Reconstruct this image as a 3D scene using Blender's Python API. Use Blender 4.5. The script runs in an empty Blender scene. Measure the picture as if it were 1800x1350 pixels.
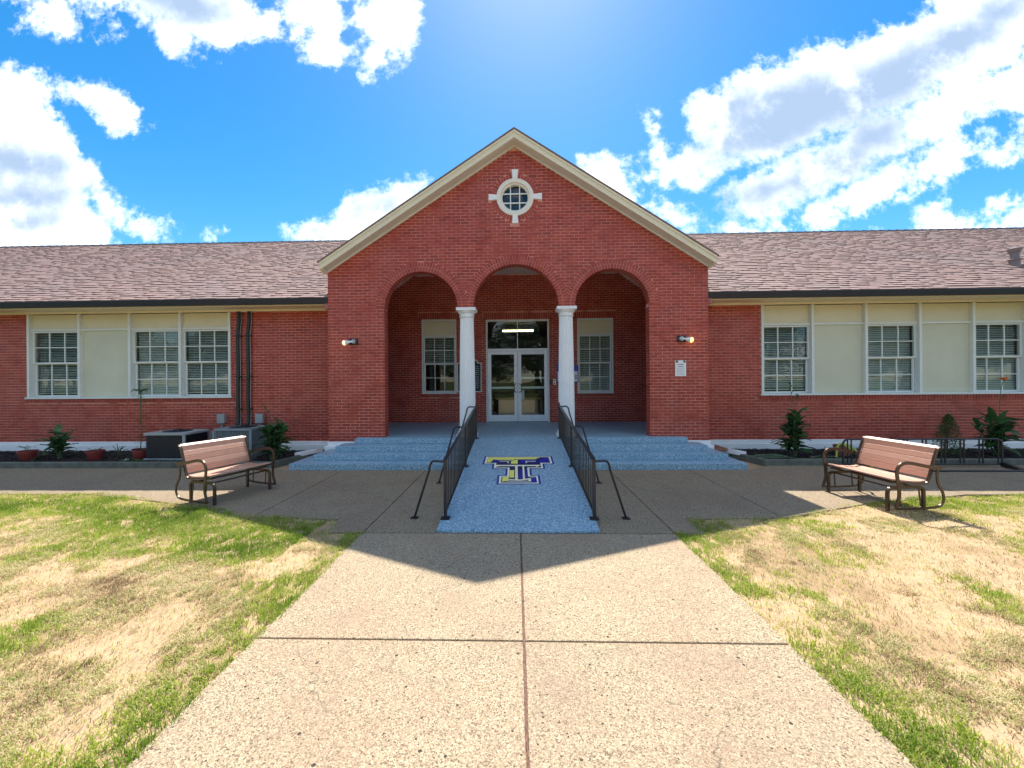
import bpy, bmesh, math, random
import numpy as np
from mathutils import Vector, Matrix, Euler
from mathutils.geometry import tessellate_polygon

random.seed(7)
rng = np.random.default_rng(7)
R = math.radians
scene = bpy.context.scene
COL = scene.collection

# ------------------------------------------------------------------ camera
CAM_H = 1.735
cam_data = bpy.data.cameras.new('camera')
cam = bpy.data.objects.new('camera', cam_data)
COL.objects.link(cam)
cam_data.sensor_fit = 'HORIZONTAL'
cam_data.sensor_width = 36.0
cam_data.lens = 36.0 * 690.0 / 1800.0
cam_data.shift_x = 13.5 / 1800.0
cam_data.shift_y = -5.0 / 1800.0
cam_data.clip_start = 0.05
cam_data.clip_end = 3000
cam.matrix_world = (Matrix.Translation((0, 0, CAM_H)) @ Matrix.Rotation(R(1.7), 4, 'Z')
                    @ Matrix.Rotation(R(90), 4, 'X') @ Matrix.Rotation(R(-0.45), 4, 'Z'))
scene.camera = cam

# ------------------------------------------------------------------ sun, sky, exposure
SUN_EL, SUN_AZ = 54.6, 3.9          # azimuth measured from +Y towards +X
sun_data = bpy.data.lights.new('sun', 'SUN')
sun_data.energy = 2.7
sun_data.angle = R(0.53)
sun_data.color = (1.0, 0.93, 0.82)
sun = bpy.data.objects.new('sun', sun_data)
COL.objects.link(sun)
sd = Vector((math.sin(R(SUN_AZ)) * math.cos(R(SUN_EL)), math.cos(R(SUN_AZ)) * math.cos(R(SUN_EL)), math.sin(R(SUN_EL))))
sun.rotation_euler = sd.to_track_quat('Z', 'Y').to_euler()
sun.location = sd * 60

scene.view_settings.view_transform = 'Standard'
scene.view_settings.look = 'None'
scene.view_settings.gamma = 1.0
scene.view_settings.use_curve_mapping = False
scene.view_settings.exposure = 1.82

world = bpy.data.worlds.new('World')
scene.world = world
world.use_nodes = True


class NT:
    """small node-tree helper"""
    def __init__(s, tree):
        s.t = tree
        tree.nodes.clear()

    def n(s, kind, **kw):
        nd = s.t.nodes.new(kind)
        for k, v in kw.items():
            setattr(nd, k, v)
        return nd

    def l(s, a, b):
        s.t.links.new(a, b)

    def put(s, sock, v):
        if v is None:
            return
        if isinstance(v, bpy.types.NodeSocket):
            s.l(v, sock)
        else:
            sock.default_value = v

    def m(s, op, a, b=None, c=None, clamp=False):
        nd = s.n('ShaderNodeMath', operation=op, use_clamp=clamp)
        s.put(nd.inputs[0], a)
        s.put(nd.inputs[1], b)
        s.put(nd.inputs[2], c)
        return nd.outputs[0]

    def noise(s, vec, scale, detail=4, rough=0.55, dist=0.0, lac=2.0):
        nd = s.n('ShaderNodeTexNoise')
        if vec is not None:
            s.l(vec, nd.inputs['Vector'])
        nd.inputs['Scale'].default_value = scale
        nd.inputs['Detail'].default_value = detail
        nd.inputs['Roughness'].default_value = rough
        nd.inputs['Lacunarity'].default_value = lac
        nd.inputs['Distortion'].default_value = dist
        return nd.outputs['Fac']

    def vor(s, vec, scale, feature='F1', rnd=1.0, dim='3D'):
        nd = s.n('ShaderNodeTexVoronoi', feature=feature, voronoi_dimensions=dim)
        s.l(vec, nd.inputs['Vector'])
        nd.inputs['Scale'].default_value = scale
        nd.inputs['Randomness'].default_value = rnd
        return nd

    def ramp(s, fac, stops, interp='LINEAR'):
        nd = s.n('ShaderNodeValToRGB')
        cr = nd.color_ramp
        cr.interpolation = interp
        while len(cr.elements) < len(stops):
            cr.elements.new(0.5)
        for e, (p, c) in zip(cr.elements, stops):
            e.position = p
            e.color = (*c, 1) if len(c) == 3 else c
        s.put(nd.inputs['Fac'], fac)
        return nd.outputs['Color']

    def mix(s, fac, a, b, blend='MIX'):
        nd = s.n('ShaderNodeMix', data_type='RGBA', blend_type=blend)
        s.put(nd.inputs[0], fac)
        for sock, v in ((nd.inputs[6], a), (nd.inputs[7], b)):
            if isinstance(v, bpy.types.NodeSocket):
                s.l(v, sock)
            else:
                sock.default_value = (*v, 1) if len(v) == 3 else v
        return nd.outputs[2]

    def step(s, v, lo, hi):
        nd = s.n('ShaderNodeMapRange', interpolation_type='SMOOTHSTEP')
        s.put(nd.inputs['Value'], v)
        nd.inputs['From Min'].default_value = lo
        nd.inputs['From Max'].default_value = hi
        return nd.outputs['Result']


w = NT(world.node_tree)
sky = w.n('ShaderNodeTexSky', sky_type='NISHITA')
sky.sun_disc = False
sky.sun_elevation = R(SUN_EL)
sky.sun_rotation = R(SUN_AZ)
sky.altitude = 100
sky.air_density = 1.0
sky.dust_density = 0.25
sky.ozone_density = 3.0
hsv = w.n('ShaderNodeHueSaturation')
hsv.inputs['Hue'].default_value = 0.494
hsv.inputs['Saturation'].default_value = 1.40
hsv.inputs['Value'].default_value = 1.0
w.l(sky.outputs[0], hsv.inputs['Color'])
tc = w.n('ShaderNodeTexCoord')
sep = w.n('ShaderNodeSeparateXYZ')
w.l(tc.outputs['Generated'], sep.inputs[0])
dx, dy, dz = sep.outputs
yy = w.m('MAXIMUM', dy, 0.05)
U = w.m('DIVIDE', dx, yy)
V = w.m('DIVIDE', dz, yy)
comb = w.n('ShaderNodeCombineXYZ')
w.l(U, comb.inputs[0]); w.l(V, comb.inputs[1])
uv = comb.outputs[0]
warp1 = w.noise(uv, 3.2, 6, 0.62)
off = w.n('ShaderNodeVectorMath', operation='ADD'); w.l(uv, off.inputs[0]); off.inputs[1].default_value = (7.3, 2.1, 4.0)
warp2 = w.noise(off.outputs[0], 3.0, 6, 0.62)
billow = w.noise(uv, 11.0, 6, 0.6)
fine = w.noise(uv, 38.0, 6, 0.65)
Uw = w.m('ADD', U, w.m('MULTIPLY', w.m('SUBTRACT', warp1, 0.5), 0.06))
Vw = w.m('ADD', V, w.m('MULTIPLY', w.m('SUBTRACT', warp2, 0.5), 0.06))
# cumulus banks over the roofs: (u, v, half-length, half-height, tilt in degrees), u = x/y and v = z/y of the view direction
CLOUDS = [
    (-1.300, 0.522, 0.180, 0.180, 0), (-1.268, 0.641, 0.117, 0.086, -30), (-1.337, 0.733, 0.094, 0.110, -45), (-1.192, 0.429, 0.116, 0.062, -15), (-1.145, 0.376, 0.108, 0.034, -10), (-1.535, 0.572, 0.222, 0.269, 0),
    (-1.042, 0.720, 0.065, 0.034, -28), (-1.130, 0.763, 0.040, 0.014, -15), (-1.128, 0.566, 0.037, 0.025, -55), (-1.078, 0.484, 0.059, 0.025, -45), (-0.968, 0.413, 0.052, 0.014, -10), (-1.029, 0.441, 0.028, 0.012, -30),
    (-0.826, 0.983, 0.160, 0.079, -12), (-0.887, 0.921, 0.073, 0.037, -32), (-0.743, 0.927, 0.064, 0.048, 0), (-1.025, 1.008, 0.092, 0.015, -5), (-0.640, 0.927, 0.039, 0.030, 20), (-0.833, 1.090, 0.228, 0.091, 0),
    (-0.502, 0.962, 0.078, 0.051, -50), (-0.461, 0.861, 0.048, 0.028, -10), (-0.547, 0.961, 0.036, 0.045, -60), (-0.313, 0.931, 0.062, 0.106, 0), (-0.343, 0.837, 0.030, 0.035, 0), (-0.368, 1.072, 0.178, 0.089, 0),
    (-0.384, 0.940, 0.027, 0.036, 0), (-1.210, 0.973, 0.059, 0.023, -40), (-1.241, 1.016, 0.086, 0.014, -20), (-1.184, 0.939, 0.040, 0.016, -10), (-0.380, 0.428, 0.107, 0.062, 28), (-0.306, 0.470, 0.062, 0.035, 15),
    (-0.447, 0.385, 0.074, 0.027, 0), (0.231, 0.516, 0.051, 0.037, -20), (0.260, 0.484, 0.037, 0.031, 0), (0.167, 0.549, 0.013, 0.013, 0), (0.404, 0.417, 0.040, 0.020, -20), (0.585, 0.372, 0.031, 0.008, 0),
    (0.364, 0.573, 0.017, 0.037, 10), (0.473, 0.553, 0.106, 0.034, 8), (0.506, 0.645, 0.065, 0.065, 40), (0.614, 0.656, 0.147, 0.101, 38), (0.746, 0.702, 0.173, 0.108, 22), (0.939, 0.767, 0.205, 0.099, 22),
    (1.130, 0.831, 0.176, 0.101, 28), (0.605, 0.457, 0.059, 0.050, 20), (0.682, 0.484, 0.122, 0.056, 22), (0.842, 0.569, 0.207, 0.058, 27), (1.034, 0.652, 0.163, 0.052, 27), (1.237, 0.716, 0.067, 0.054, 30),
    (1.185, 0.927, 0.094, 0.054, 0), (1.385, 0.822, 0.147, 0.147, 30), (1.357, 0.629, 0.107, 0.040, 20), (0.774, 0.411, 0.047, 0.025, 15), (0.889, 0.465, 0.124, 0.033, 22), (1.047, 0.522, 0.102, 0.027, 24),
    (1.166, 0.542, 0.038, 0.012, 20), (1.113, 0.366, 0.081, 0.018, 3), (1.235, 0.378, 0.054, 0.013, 8), (1.355, 0.392, 0.080, 0.019, 8), (1.019, 0.406, 0.014, 0.007, 20), (1.208, 0.420, 0.024, 0.005, 20),
    (0.440, 0.500, 0.013, 0.008, 10)]
# thick parts of those clouds, seen against the sun, are grey
THICK = [
    (0.704, 0.668, 0.180, 0.067, 18), (0.606, 0.614, 0.126, 0.042, 20), (0.939, 0.739, 0.178, 0.055, 25), (1.090, 0.818, 0.095, 0.047, 30), (0.800, 0.531, 0.083, 0.035, 25), (0.668, 0.477, 0.104, 0.019, 15),
    (0.883, 0.599, 0.096, 0.030, 20), (0.537, 0.666, 0.056, 0.035, 40), (1.385, 0.836, 0.107, 0.080, 20), (-1.307, 0.589, 0.109, 0.034, -10), (-1.300, 0.499, 0.125, 0.037, 0), (-1.316, 0.432, 0.094, 0.022, 0),
    (-1.519, 0.572, 0.158, 0.158, 0), (-0.856, 0.990, 0.091, 0.040, -15), (-0.825, 1.075, 0.182, 0.061, 0), (-0.365, 0.449, 0.038, 0.019, 15), (1.198, 0.899, 0.054, 0.027, 30)]


def puffs(lst, uu, vv, k):
    f = None
    for (cu, cv, a, b, ang) in lst:
        du = w.m('SUBTRACT', uu, cu)
        dv = w.m('SUBTRACT', vv, cv)
        ca, sa = math.cos(R(ang)), math.sin(R(ang))
        p = w.m('MULTIPLY_ADD', du, ca / a, w.m('MULTIPLY', dv, sa / a))
        q = w.m('MULTIPLY_ADD', dv, ca / b, w.m('MULTIPLY', du, -sa / b))
        r2 = w.m('ADD', w.m('MULTIPLY', p, p), w.m('MULTIPLY', q, q))
        g = w.m('MULTIPLY_ADD', w.m('SQRT', r2), -min(a, b), min(a, b))
        f = g if f is None else w.m('SMOOTH_MAX', f, g, k)
    return f


field = puffs(CLOUDS, Uw, Vw, 0.015)
thick = puffs(THICK, Uw, Vw, 0.04)
det = w.m('ADD', w.m('MULTIPLY', w.m('SUBTRACT', billow, 0.5), 0.13), w.m('MULTIPLY', w.m('SUBTRACT', fine, 0.5), 0.075))
dens = w.m('ADD', field, det)
veil = w.noise(uv, 5.0, 5, 0.6)
mask_f = w.step(dens, -0.028, 0.026)
# unseen cumulus over the rest of the dome, coverage raised for ambient fill
gen = w.noise(tc.outputs['Generated'], 3.4, 6, 0.6)
mask_b = w.m('MULTIPLY', w.step(gen, 0.50, 0.58), w.step(dy, 0.28, 0.05))
mask_f2 = w.m('MULTIPLY', mask_f, w.step(dy, 0.20, 0.36))
mask = w.m('MULTIPLY', w.m('MAXIMUM', mask_f2, mask_b), w.step(dz, 0.0, 0.06))
core = w.m('MULTIPLY', w.step(w.m('ADD', thick, w.m('MULTIPLY', w.m('SUBTRACT', billow, 0.5), 0.09)), -0.075, 0.03), w.step(veil, 0.20, 0.50))
gen_core = w.m('MULTIPLY', w.step(gen, 0.58, 0.72), w.step(dy, 0.20, 0.0))
core = w.m('MAXIMUM', core, gen_core)
ccol = w.mix(w.m('MULTIPLY', core, 0.9), (6.6, 6.8, 7.1, 1), (1.15, 1.75, 2.7, 1))
bg1 = w.n('ShaderNodeBackground'); bg1.inputs['Strength'].default_value = 0.057
bg2 = w.n('ShaderNodeBackground'); bg2.inputs['Strength'].default_value = 0.085
w.l(hsv.outputs[0], bg1.inputs['Color']); w.l(ccol, bg2.inputs['Color'])
mx = w.n('ShaderNodeMixShader'); w.l(mask, mx.inputs[0]); w.l(bg1.outputs[0], mx.inputs[1]); w.l(bg2.outputs[0], mx.inputs[2])
wo = w.n('ShaderNodeOutputWorld'); w.l(mx.outputs[0], wo.inputs['Surface'])
world.cycles.sampling_method = 'MANUAL'
world.cycles.sample_map_resolution = 1024


# ------------------------------------------------------------------ materials
def new_mat(name):
    m = bpy.data.materials.new(name)
    m.use_nodes = True
    return m, NT(m.node_tree)


def finish(t, color, rough=0.7, metal=0.0, bump=None, bstr=0.3, bdist=0.01, spec=0.5, emit=None, estr=0.0, trans=None, coat=0.0):
    p = t.n('ShaderNodeBsdfPrincipled')
    if isinstance(color, bpy.types.NodeSocket):
        t.l(color, p.inputs['Base Color'])
    else:
        p.inputs['Base Color'].default_value = (*color, 1)
    t.put(p.inputs['Roughness'], rough)
    p.inputs['Metallic'].default_value = metal
    p.inputs['Specular IOR Level'].default_value = spec
    p.inputs['Coat Weight'].default_value = coat
    if emit:
        p.inputs['Emission Color'].default_value = (*emit, 1)
        p.inputs['Emission Strength'].default_value = estr
    if bump is not None:
        bn = t.n('ShaderNodeBump')
        bn.inputs['Strength'].default_value = bstr
        bn.inputs['Distance'].default_value = bdist
        t.l(bump, bn.inputs['Height'])
        t.l(bn.outputs[0], p.inputs['Normal'])
    o = t.n('ShaderNodeOutputMaterial')
    sh = p.outputs[0]
    if trans:
        tr = t.n('ShaderNodeBsdfTranslucent')
        if isinstance(color, bpy.types.NodeSocket):
            t.l(color, tr.inputs['Color'])
        else:
            tr.inputs['Color'].default_value = (*color, 1)
        ms = t.n('ShaderNodeMixShader')
        ms.inputs[0].default_value = trans
        t.l(sh, ms.inputs[1]); t.l(tr.outputs[0], ms.inputs[2])
        sh = ms.outputs[0]
    t.l(sh, o.inputs['Surface'])
    return p


def world_pos(t):
    return t.n('ShaderNodeNewGeometry').outputs['Position']


def simple(name, c, rough=0.6, metal=0.0, var=0.12, scale=9.0, dirt=None, bstr=0.15, spec=0.5, coat=0.0):
    m, t = new_mat(name)
    pos = world_pos(t)
    n = t.noise(pos, scale, 5, 0.6)
    lo = tuple(x * (1 - var) for x in c); hi = tuple(min(1, x * (1 + var)) for x in c)
    col = t.ramp(n, [(0.3, lo), (0.7, hi)])
    if dirt:
        d = t.noise(pos, scale * 0.35, 6, 0.7)
        col = t.mix(t.m('MULTIPLY', t.step(d, 0.55, 0.75), 0.5), col, dirt)
    finish(t, col, rough, metal, t.noise(pos, scale * 12, 3), bstr, 0.004, spec, coat=coat)
    return m


def brick_material():
    m, t = new_mat('painted_brick')
    pos = world_pos(t)
    at = t.n('ShaderNodeAttribute', attribute_name='tint')
    oi = t.n('ShaderNodeObjectInfo')
    v = t.m('ADD', at.outputs['Fac'], oi.outputs['Random'])
    v = t.m('FRACT', v)
    big = t.noise(pos, 0.8, 4, 0.6)
    col = t.ramp(v, [(0.0, (0.27, 0.028, 0.015)), (0.25, (0.35, 0.040, 0.020)), (0.6, (0.40, 0.052, 0.027)), (0.85, (0.44, 0.066, 0.036)), (1.0, (0.31, 0.037, 0.024))])
    col = t.mix(t.m('MULTIPLY', t.step(big, 0.35, 0.75), 0.35), col, (0.36, 0.085, 0.075))
    sm = t.noise(pos, 60, 4, 0.6)
    col = t.mix(t.m('MULTIPLY', t.step(sm, 0.58, 0.8), 0.35), col, (0.42, 0.15, 0.13))
    mp = t.n('ShaderNodeMapping'); mp.inputs['Scale'].default_value = (5.5, 5.5, 0.5); t.l(pos, mp.inputs[0])
    st = t.noise(mp.outputs[0], 1.0, 6, 0.65)
    col = t.mix(t.m('MULTIPLY', t.step(st, 0.56, 0.78), 0.45), col, (0.20, 0.045, 0.035))
    ef = t.noise(pos, 2.3, 7, 0.7)
    col = t.mix(t.m('MULTIPLY', t.step(ef, 0.60, 0.78), 0.35), col, (0.50, 0.19, 0.15))
    finish(t, col, 0.5, 0, t.noise(pos, 140, 4, 0.6), 0.35, 0.004)
    return m


def mortar_material():
    m, t = new_mat('mortar')
    pos = world_pos(t)
    n = t.noise(pos, 3, 6, 0.65)
    f = t.noise(pos, 40, 4, 0.6)
    col = t.ramp(n, [(0.35, (0.42, 0.095, 0.06)), (0.54, (0.74, 0.34, 0.26))])
    col = t.mix(t.m('MULTIPLY', f, 0.25), col, (0.60, 0.32, 0.27))
    finish(t, col, 0.85, 0, t.noise(pos, 200, 3), 0.3, 0.003)
    return m


def concrete_material(name, warm=1.0, dark=1.0):
    m, t = new_mat(name)
    pos = world_pos(t)
    v = t.vor(pos, 145)
    v2 = t.vor(pos, 300)
    g1 = t.n('ShaderNodeSeparateColor'); t.l(v.outputs['Color'], g1.inputs[0])
    g2 = t.n('ShaderNodeSeparateColor'); t.l(v2.outputs['Color'], g2.inputs[0])
    base = t.ramp(g1.outputs[0], [(0.0, (0.07, 0.048, 0.030)), (0.16, (0.18, 0.127, 0.078)), (0.34, (0.33, 0.253, 0.155)), (0.75, (0.40, 0.322, 0.205)), (1.0, (0.60, 0.51, 0.35))])
    base = t.mix(t.m('MULTIPLY', t.step(g2.outputs[1], 0.62, 0.95), 0.55), base, (0.20, 0.135, 0.09))
    base = t.mix(t.m('MULTIPLY', t.step(g2.outputs[0], 0.8, 0.95), 0.5), base, (0.58, 0.51, 0.38))
    blot = t.noise(pos, 1.3, 6, 0.62)
    base = t.mix(t.m('MULTIPLY', t.step(blot, 0.42, 0.66), 0.32), base, (0.30, 0.185, 0.125))
    blot2 = t.noise(pos, 5.0, 6, 0.7)
    base = t.mix(t.m('MULTIPLY', t.step(blot2, 0.52, 0.75), 0.35), base, (0.22, 0.17, 0.13))
    # stains, run marks and hairline cracks
    oi = t.n('ShaderNodeObjectInfo')
    base = t.mix(t.m('MULTIPLY', oi.outputs['Random'], 0.20), base, (0.24, 0.18, 0.13))
    st = t.noise(pos, 0.55, 7, 0.68, 0.4)
    base = t.mix(t.m('MULTIPLY', t.step(st, 0.50, 0.68), 0.30), base, (0.20, 0.15, 0.11))
    st2 = t.noise(pos, 2.6, 7, 0.75, 0.6)
    base = t.mix(t.m('MULTIPLY', t.step(st2, 0.60, 0.72), 0.35), base, (0.16, 0.12, 0.10))
    wv = t.n('ShaderNodeVectorMath', operation='ADD'); t.l(pos, wv.inputs[0])
    nz = t.n('ShaderNodeTexNoise'); t.l(pos, nz.inputs['Vector']); nz.inputs['Scale'].default_value = 2.5; nz.inputs['Detail'].default_value = 5
    sc_ = t.n('ShaderNodeVectorMath', operation='SCALE'); t.l(nz.outputs['Color'], sc_.inputs[0]); sc_.inputs['Scale'].default_value = 0.45
    t.l(sc_.outputs[0], wv.inputs[1])
    vc = t.vor(wv.outputs[0], 0.42, 'DISTANCE_TO_EDGE', dim='2D')
    crk = t.m('MULTIPLY', t.m('LESS_THAN', vc.outputs['Distance'], 0.0013), t.step(st, 0.44, 0.52))
    base = t.mix(t.m('MULTIPLY', crk, 0.45), base, (0.06, 0.045, 0.035))
    # popped-out pits
    vp = t.vor(pos, 6.5, dim='2D')
    gp = t.n('ShaderNodeSeparateColor'); t.l(vp.outputs['Color'], gp.inputs[0])
    wob = t.noise(pos, 40, 3)
    rad = t.m('MULTIPLY_ADD', t.m('POWER', gp.outputs[0], 2.0), 0.060, 0.006)
    dist = t.m('ADD', vp.outputs['Distance'], t.m('MULTIPLY', t.m('SUBTRACT', wob, .5), 0.05))
    pit = t.m('LESS_THAN', dist, rad)
    vq = t.vor(pos, 17.0, dim='2D')
    gq = t.n('ShaderNodeSeparateColor'); t.l(vq.outputs['Color'], gq.inputs[0])
    pit2 = t.m('MULTIPLY', t.m('LESS_THAN', t.m('ADD', vq.outputs['Distance'], t.m('MULTIPLY', t.m('SUBTRACT', wob, .5), 0.1)), 0.085), t.m('GREATER_THAN', gq.outputs[1], 0.9))
    pit = t.m('MAXIMUM', pit, pit2)
    base = t.mix(t.m('MULTIPLY', pit, 0.93), base, (0.035, 0.025, 0.02))
    if dark != 1.0:
        base = t.mix(1.0, base, (dark, dark, dark), 'MULTIPLY')
    h = t.m('SUBTRACT', t.m('ADD', v.outputs['Distance'], t.m('MULTIPLY', t.noise(pos, 60, 4), .6)), t.m('MULTIPLY', pit, 3.0))
    finish(t, base, 0.85, 0, h, 0.45, 0.003, 0.3)
    return m


def blue_flake_material():
    m, t = new_mat('blue_flake_coating')
    pos = world_pos(t)
    v = t.vor(pos, 105)
    g = t.n('ShaderNodeSeparateColor'); t.l(v.outputs['Color'], g.inputs[0])
    col = t.ramp(g.outputs[0], [(0.0, (0.08, 0.18, 0.26)), (0.2, (0.18, 0.33, 0.43)), (0.5, (0.26, 0.44, 0.56)), (0.75, (0.37, 0.55, 0.67)), (0.90, (0.62, 0.73, 0.78))], 'CONSTANT')
    n = t.noise(pos, 2.0, 5, 0.6)
    col = t.mix(t.m('MULTIPLY', t.step(n, 0.45, 0.75), 0.3), col, (0.12, 0.26, 0.40))
    wr = t.noise(pos, 1.1, 7, 0.7, 0.5)
    col = t.mix(t.m('MULTIPLY', t.step(wr, 0.54, 0.72), 0.35), col, (0.26, 0.33, 0.38))
    sc2 = t.noise(pos, 16, 6, 0.75)
    col = t.mix(t.m('MULTIPLY', t.step(sc2, 0.62, 0.74), 0.4), col, (0.12, 0.19, 0.26))
    finish(t, col, t.m('MULTIPLY_ADD', wr, 0.3, 0.26), 0, t.noise(pos, 120, 3), 0.25, 0.003, 0.5)
    return m


def glass_material(name='window_glass', tint=(0.88, 0.92, 0.90), refl=1.0):
    m, t = new_mat(name)
    pos = world_pos(t)
    bn = t.n('ShaderNodeBump'); bn.inputs['Strength'].default_value = 0.06; bn.inputs['Distance'].default_value = 0.02
    t.l(t.noise(pos, 2.2, 2), bn.inputs['Height'])
    fr = t.n('ShaderNodeFresnel'); gm = t.n('ShaderNodeNewGeometry'); t.l(t.m('MULTIPLY_ADD', gm.outputs['Backfacing'], 1 / 1.52 - 1.52, 1.52), fr.inputs['IOR'])
    t.l(bn.outputs[0], fr.inputs['Normal'])
    fac = t.m('MULTIPLY_ADD', fr.outputs[0], 1.0 * refl, 0.0, True)
    tr = t.n('ShaderNodeBsdfTransparent'); tr.inputs[0].default_value = (*tint, 1)
    gl = t.n('ShaderNodeBsdfGlossy'); gl.inputs['Roughness'].default_value = 0.015
    t.l(bn.outputs[0], gl.inputs['Normal'])
    ms = t.n('ShaderNodeMixShader'); t.l(fac, ms.inputs[0]); t.l(tr.outputs[0], ms.inputs[1]); t.l(gl.outputs[0], ms.inputs[2])
    o = t.n('ShaderNodeOutputMaterial'); t.l(ms.outputs[0], o.inputs[0])
    return m


def shingle_material():
    m, t = new_mat('asphalt_shingle')
    pos = world_pos(t)
    at = t.n('ShaderNodeAttribute', attribute_name='tint')
    col = t.ramp(at.outputs['Fac'], [(0.0, (0.20, 0.125, 0.11)), (0.3, (0.28, 0.182, 0.16)), (0.6, (0.36, 0.24, 0.212)), (0.85, (0.43, 0.305, 0.275)), (1.0, (0.30, 0.22, 0.205))])
    gr = t.noise(pos, 320, 2, 0.5)
    col = t.mix(t.m('MULTIPLY', t.step(gr, 0.5, 0.8), 0.45), col, (0.50, 0.41, 0.36))
    n = t.noise(pos, 0.7, 5, 0.6)
    col = t.mix(t.m('MULTIPLY', t.step(n, 0.4, 0.7), 0.3), col, (0.22, 0.20, 0.19))
    finish(t, col, 0.9, 0, gr, 0.5, 0.004, 0.25)
    return m


def soil_material():
    m, t = new_mat('sandy_soil')
    pos = world_pos(t)
    n1 = t.noise(pos, 0.9, 6, 0.6)
    n2 = t.noise(pos, 9, 7, 0.7)
    n3 = t.noise(pos, 70, 4, 0.7)
    col = t.ramp(n1, [(0.35, (0.32, 0.215, 0.12)), (0.52, (0.48, 0.335, 0.20)), (0.7, (0.42, 0.30, 0.18))])
    col = t.mix(t.m('MULTIPLY', t.step(n2, 0.5, 0.72), 0.6), col, (0.22, 0.15, 0.08))
    col = t.mix(t.m('MULTIPLY', t.step(n3, 0.5, 0.78), 0.5), col, (0.52, 0.42, 0.28))
    far = t.n('ShaderNodeVectorMath', operation='LENGTH'); t.l(pos, far.inputs[0])
    col = t.mix(t.step(far.outputs['Value'], 9, 16), col, t.ramp(n2, [(0.3, (0.05, 0.075, 0.02)), (0.7, (0.11, 0.12, 0.045))]))
    h = t.m('ADD', t.m('MULTIPLY', n2, 1.0), t.m('MULTIPLY', n3, .35))
    finish(t, col, 0.95, 0, h, 0.7, 0.02, 0.15)
    return m


def grass_material(name, stops, trans=0.5):
    m, t = new_mat(name)
    at = t.n('ShaderNodeAttribute', attribute_name='tint')
    col = t.ramp(at.outputs['Fac'], stops)
    finish(t, col, 0.6, 0, spec=0.25, trans=trans)
    return m


def leaf_material(name, a, b, trans=0.22):
    m, t = new_mat(name)
    oi = t.n('ShaderNodeObjectInfo')
    n = t.noise(world_pos(t), 14, 3)
    f = t.m('FRACT', t.m('ADD', oi.outputs['Random'], t.m('MULTIPLY', n, 0.8)))
    finish(t, t.mix(f, a, b), 0.38, 0, spec=0.45, trans=trans)
    return m


def wood_material():
    m, t = new_mat('bench_slat_plastic_wood')
    tc_ = t.n('ShaderNodeTexCoord')
    mp = t.n('ShaderNodeMapping'); mp.inputs['Scale'].default_value = (3, 60, 60)
    t.l(tc_.outputs['Object'], mp.inputs[0])
    n = t.noise(mp.outputs[0], 3.0, 5, 0.6)
    oi = t.n('ShaderNodeObjectInfo')
    f = t.m('ADD', t.m('MULTIPLY', n, 0.7), t.m('MULTIPLY', oi.outputs['Random'], 0.3))
    col = t.ramp(f, [(0.25, (0.42, 0.21, 0.14)), (0.55, (0.56, 0.31, 0.22)), (0.8, (0.64, 0.39, 0.29))])
    finish(t, col, 0.42, 0, n, 0.25, 0.004, 0.6)
    return m


def lamp_material(name, c, s):
    m, t = new_mat(name)
    finish(t, (0.8, 0.75, 0.6), 0.4, emit=c, estr=s)
    return m


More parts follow.
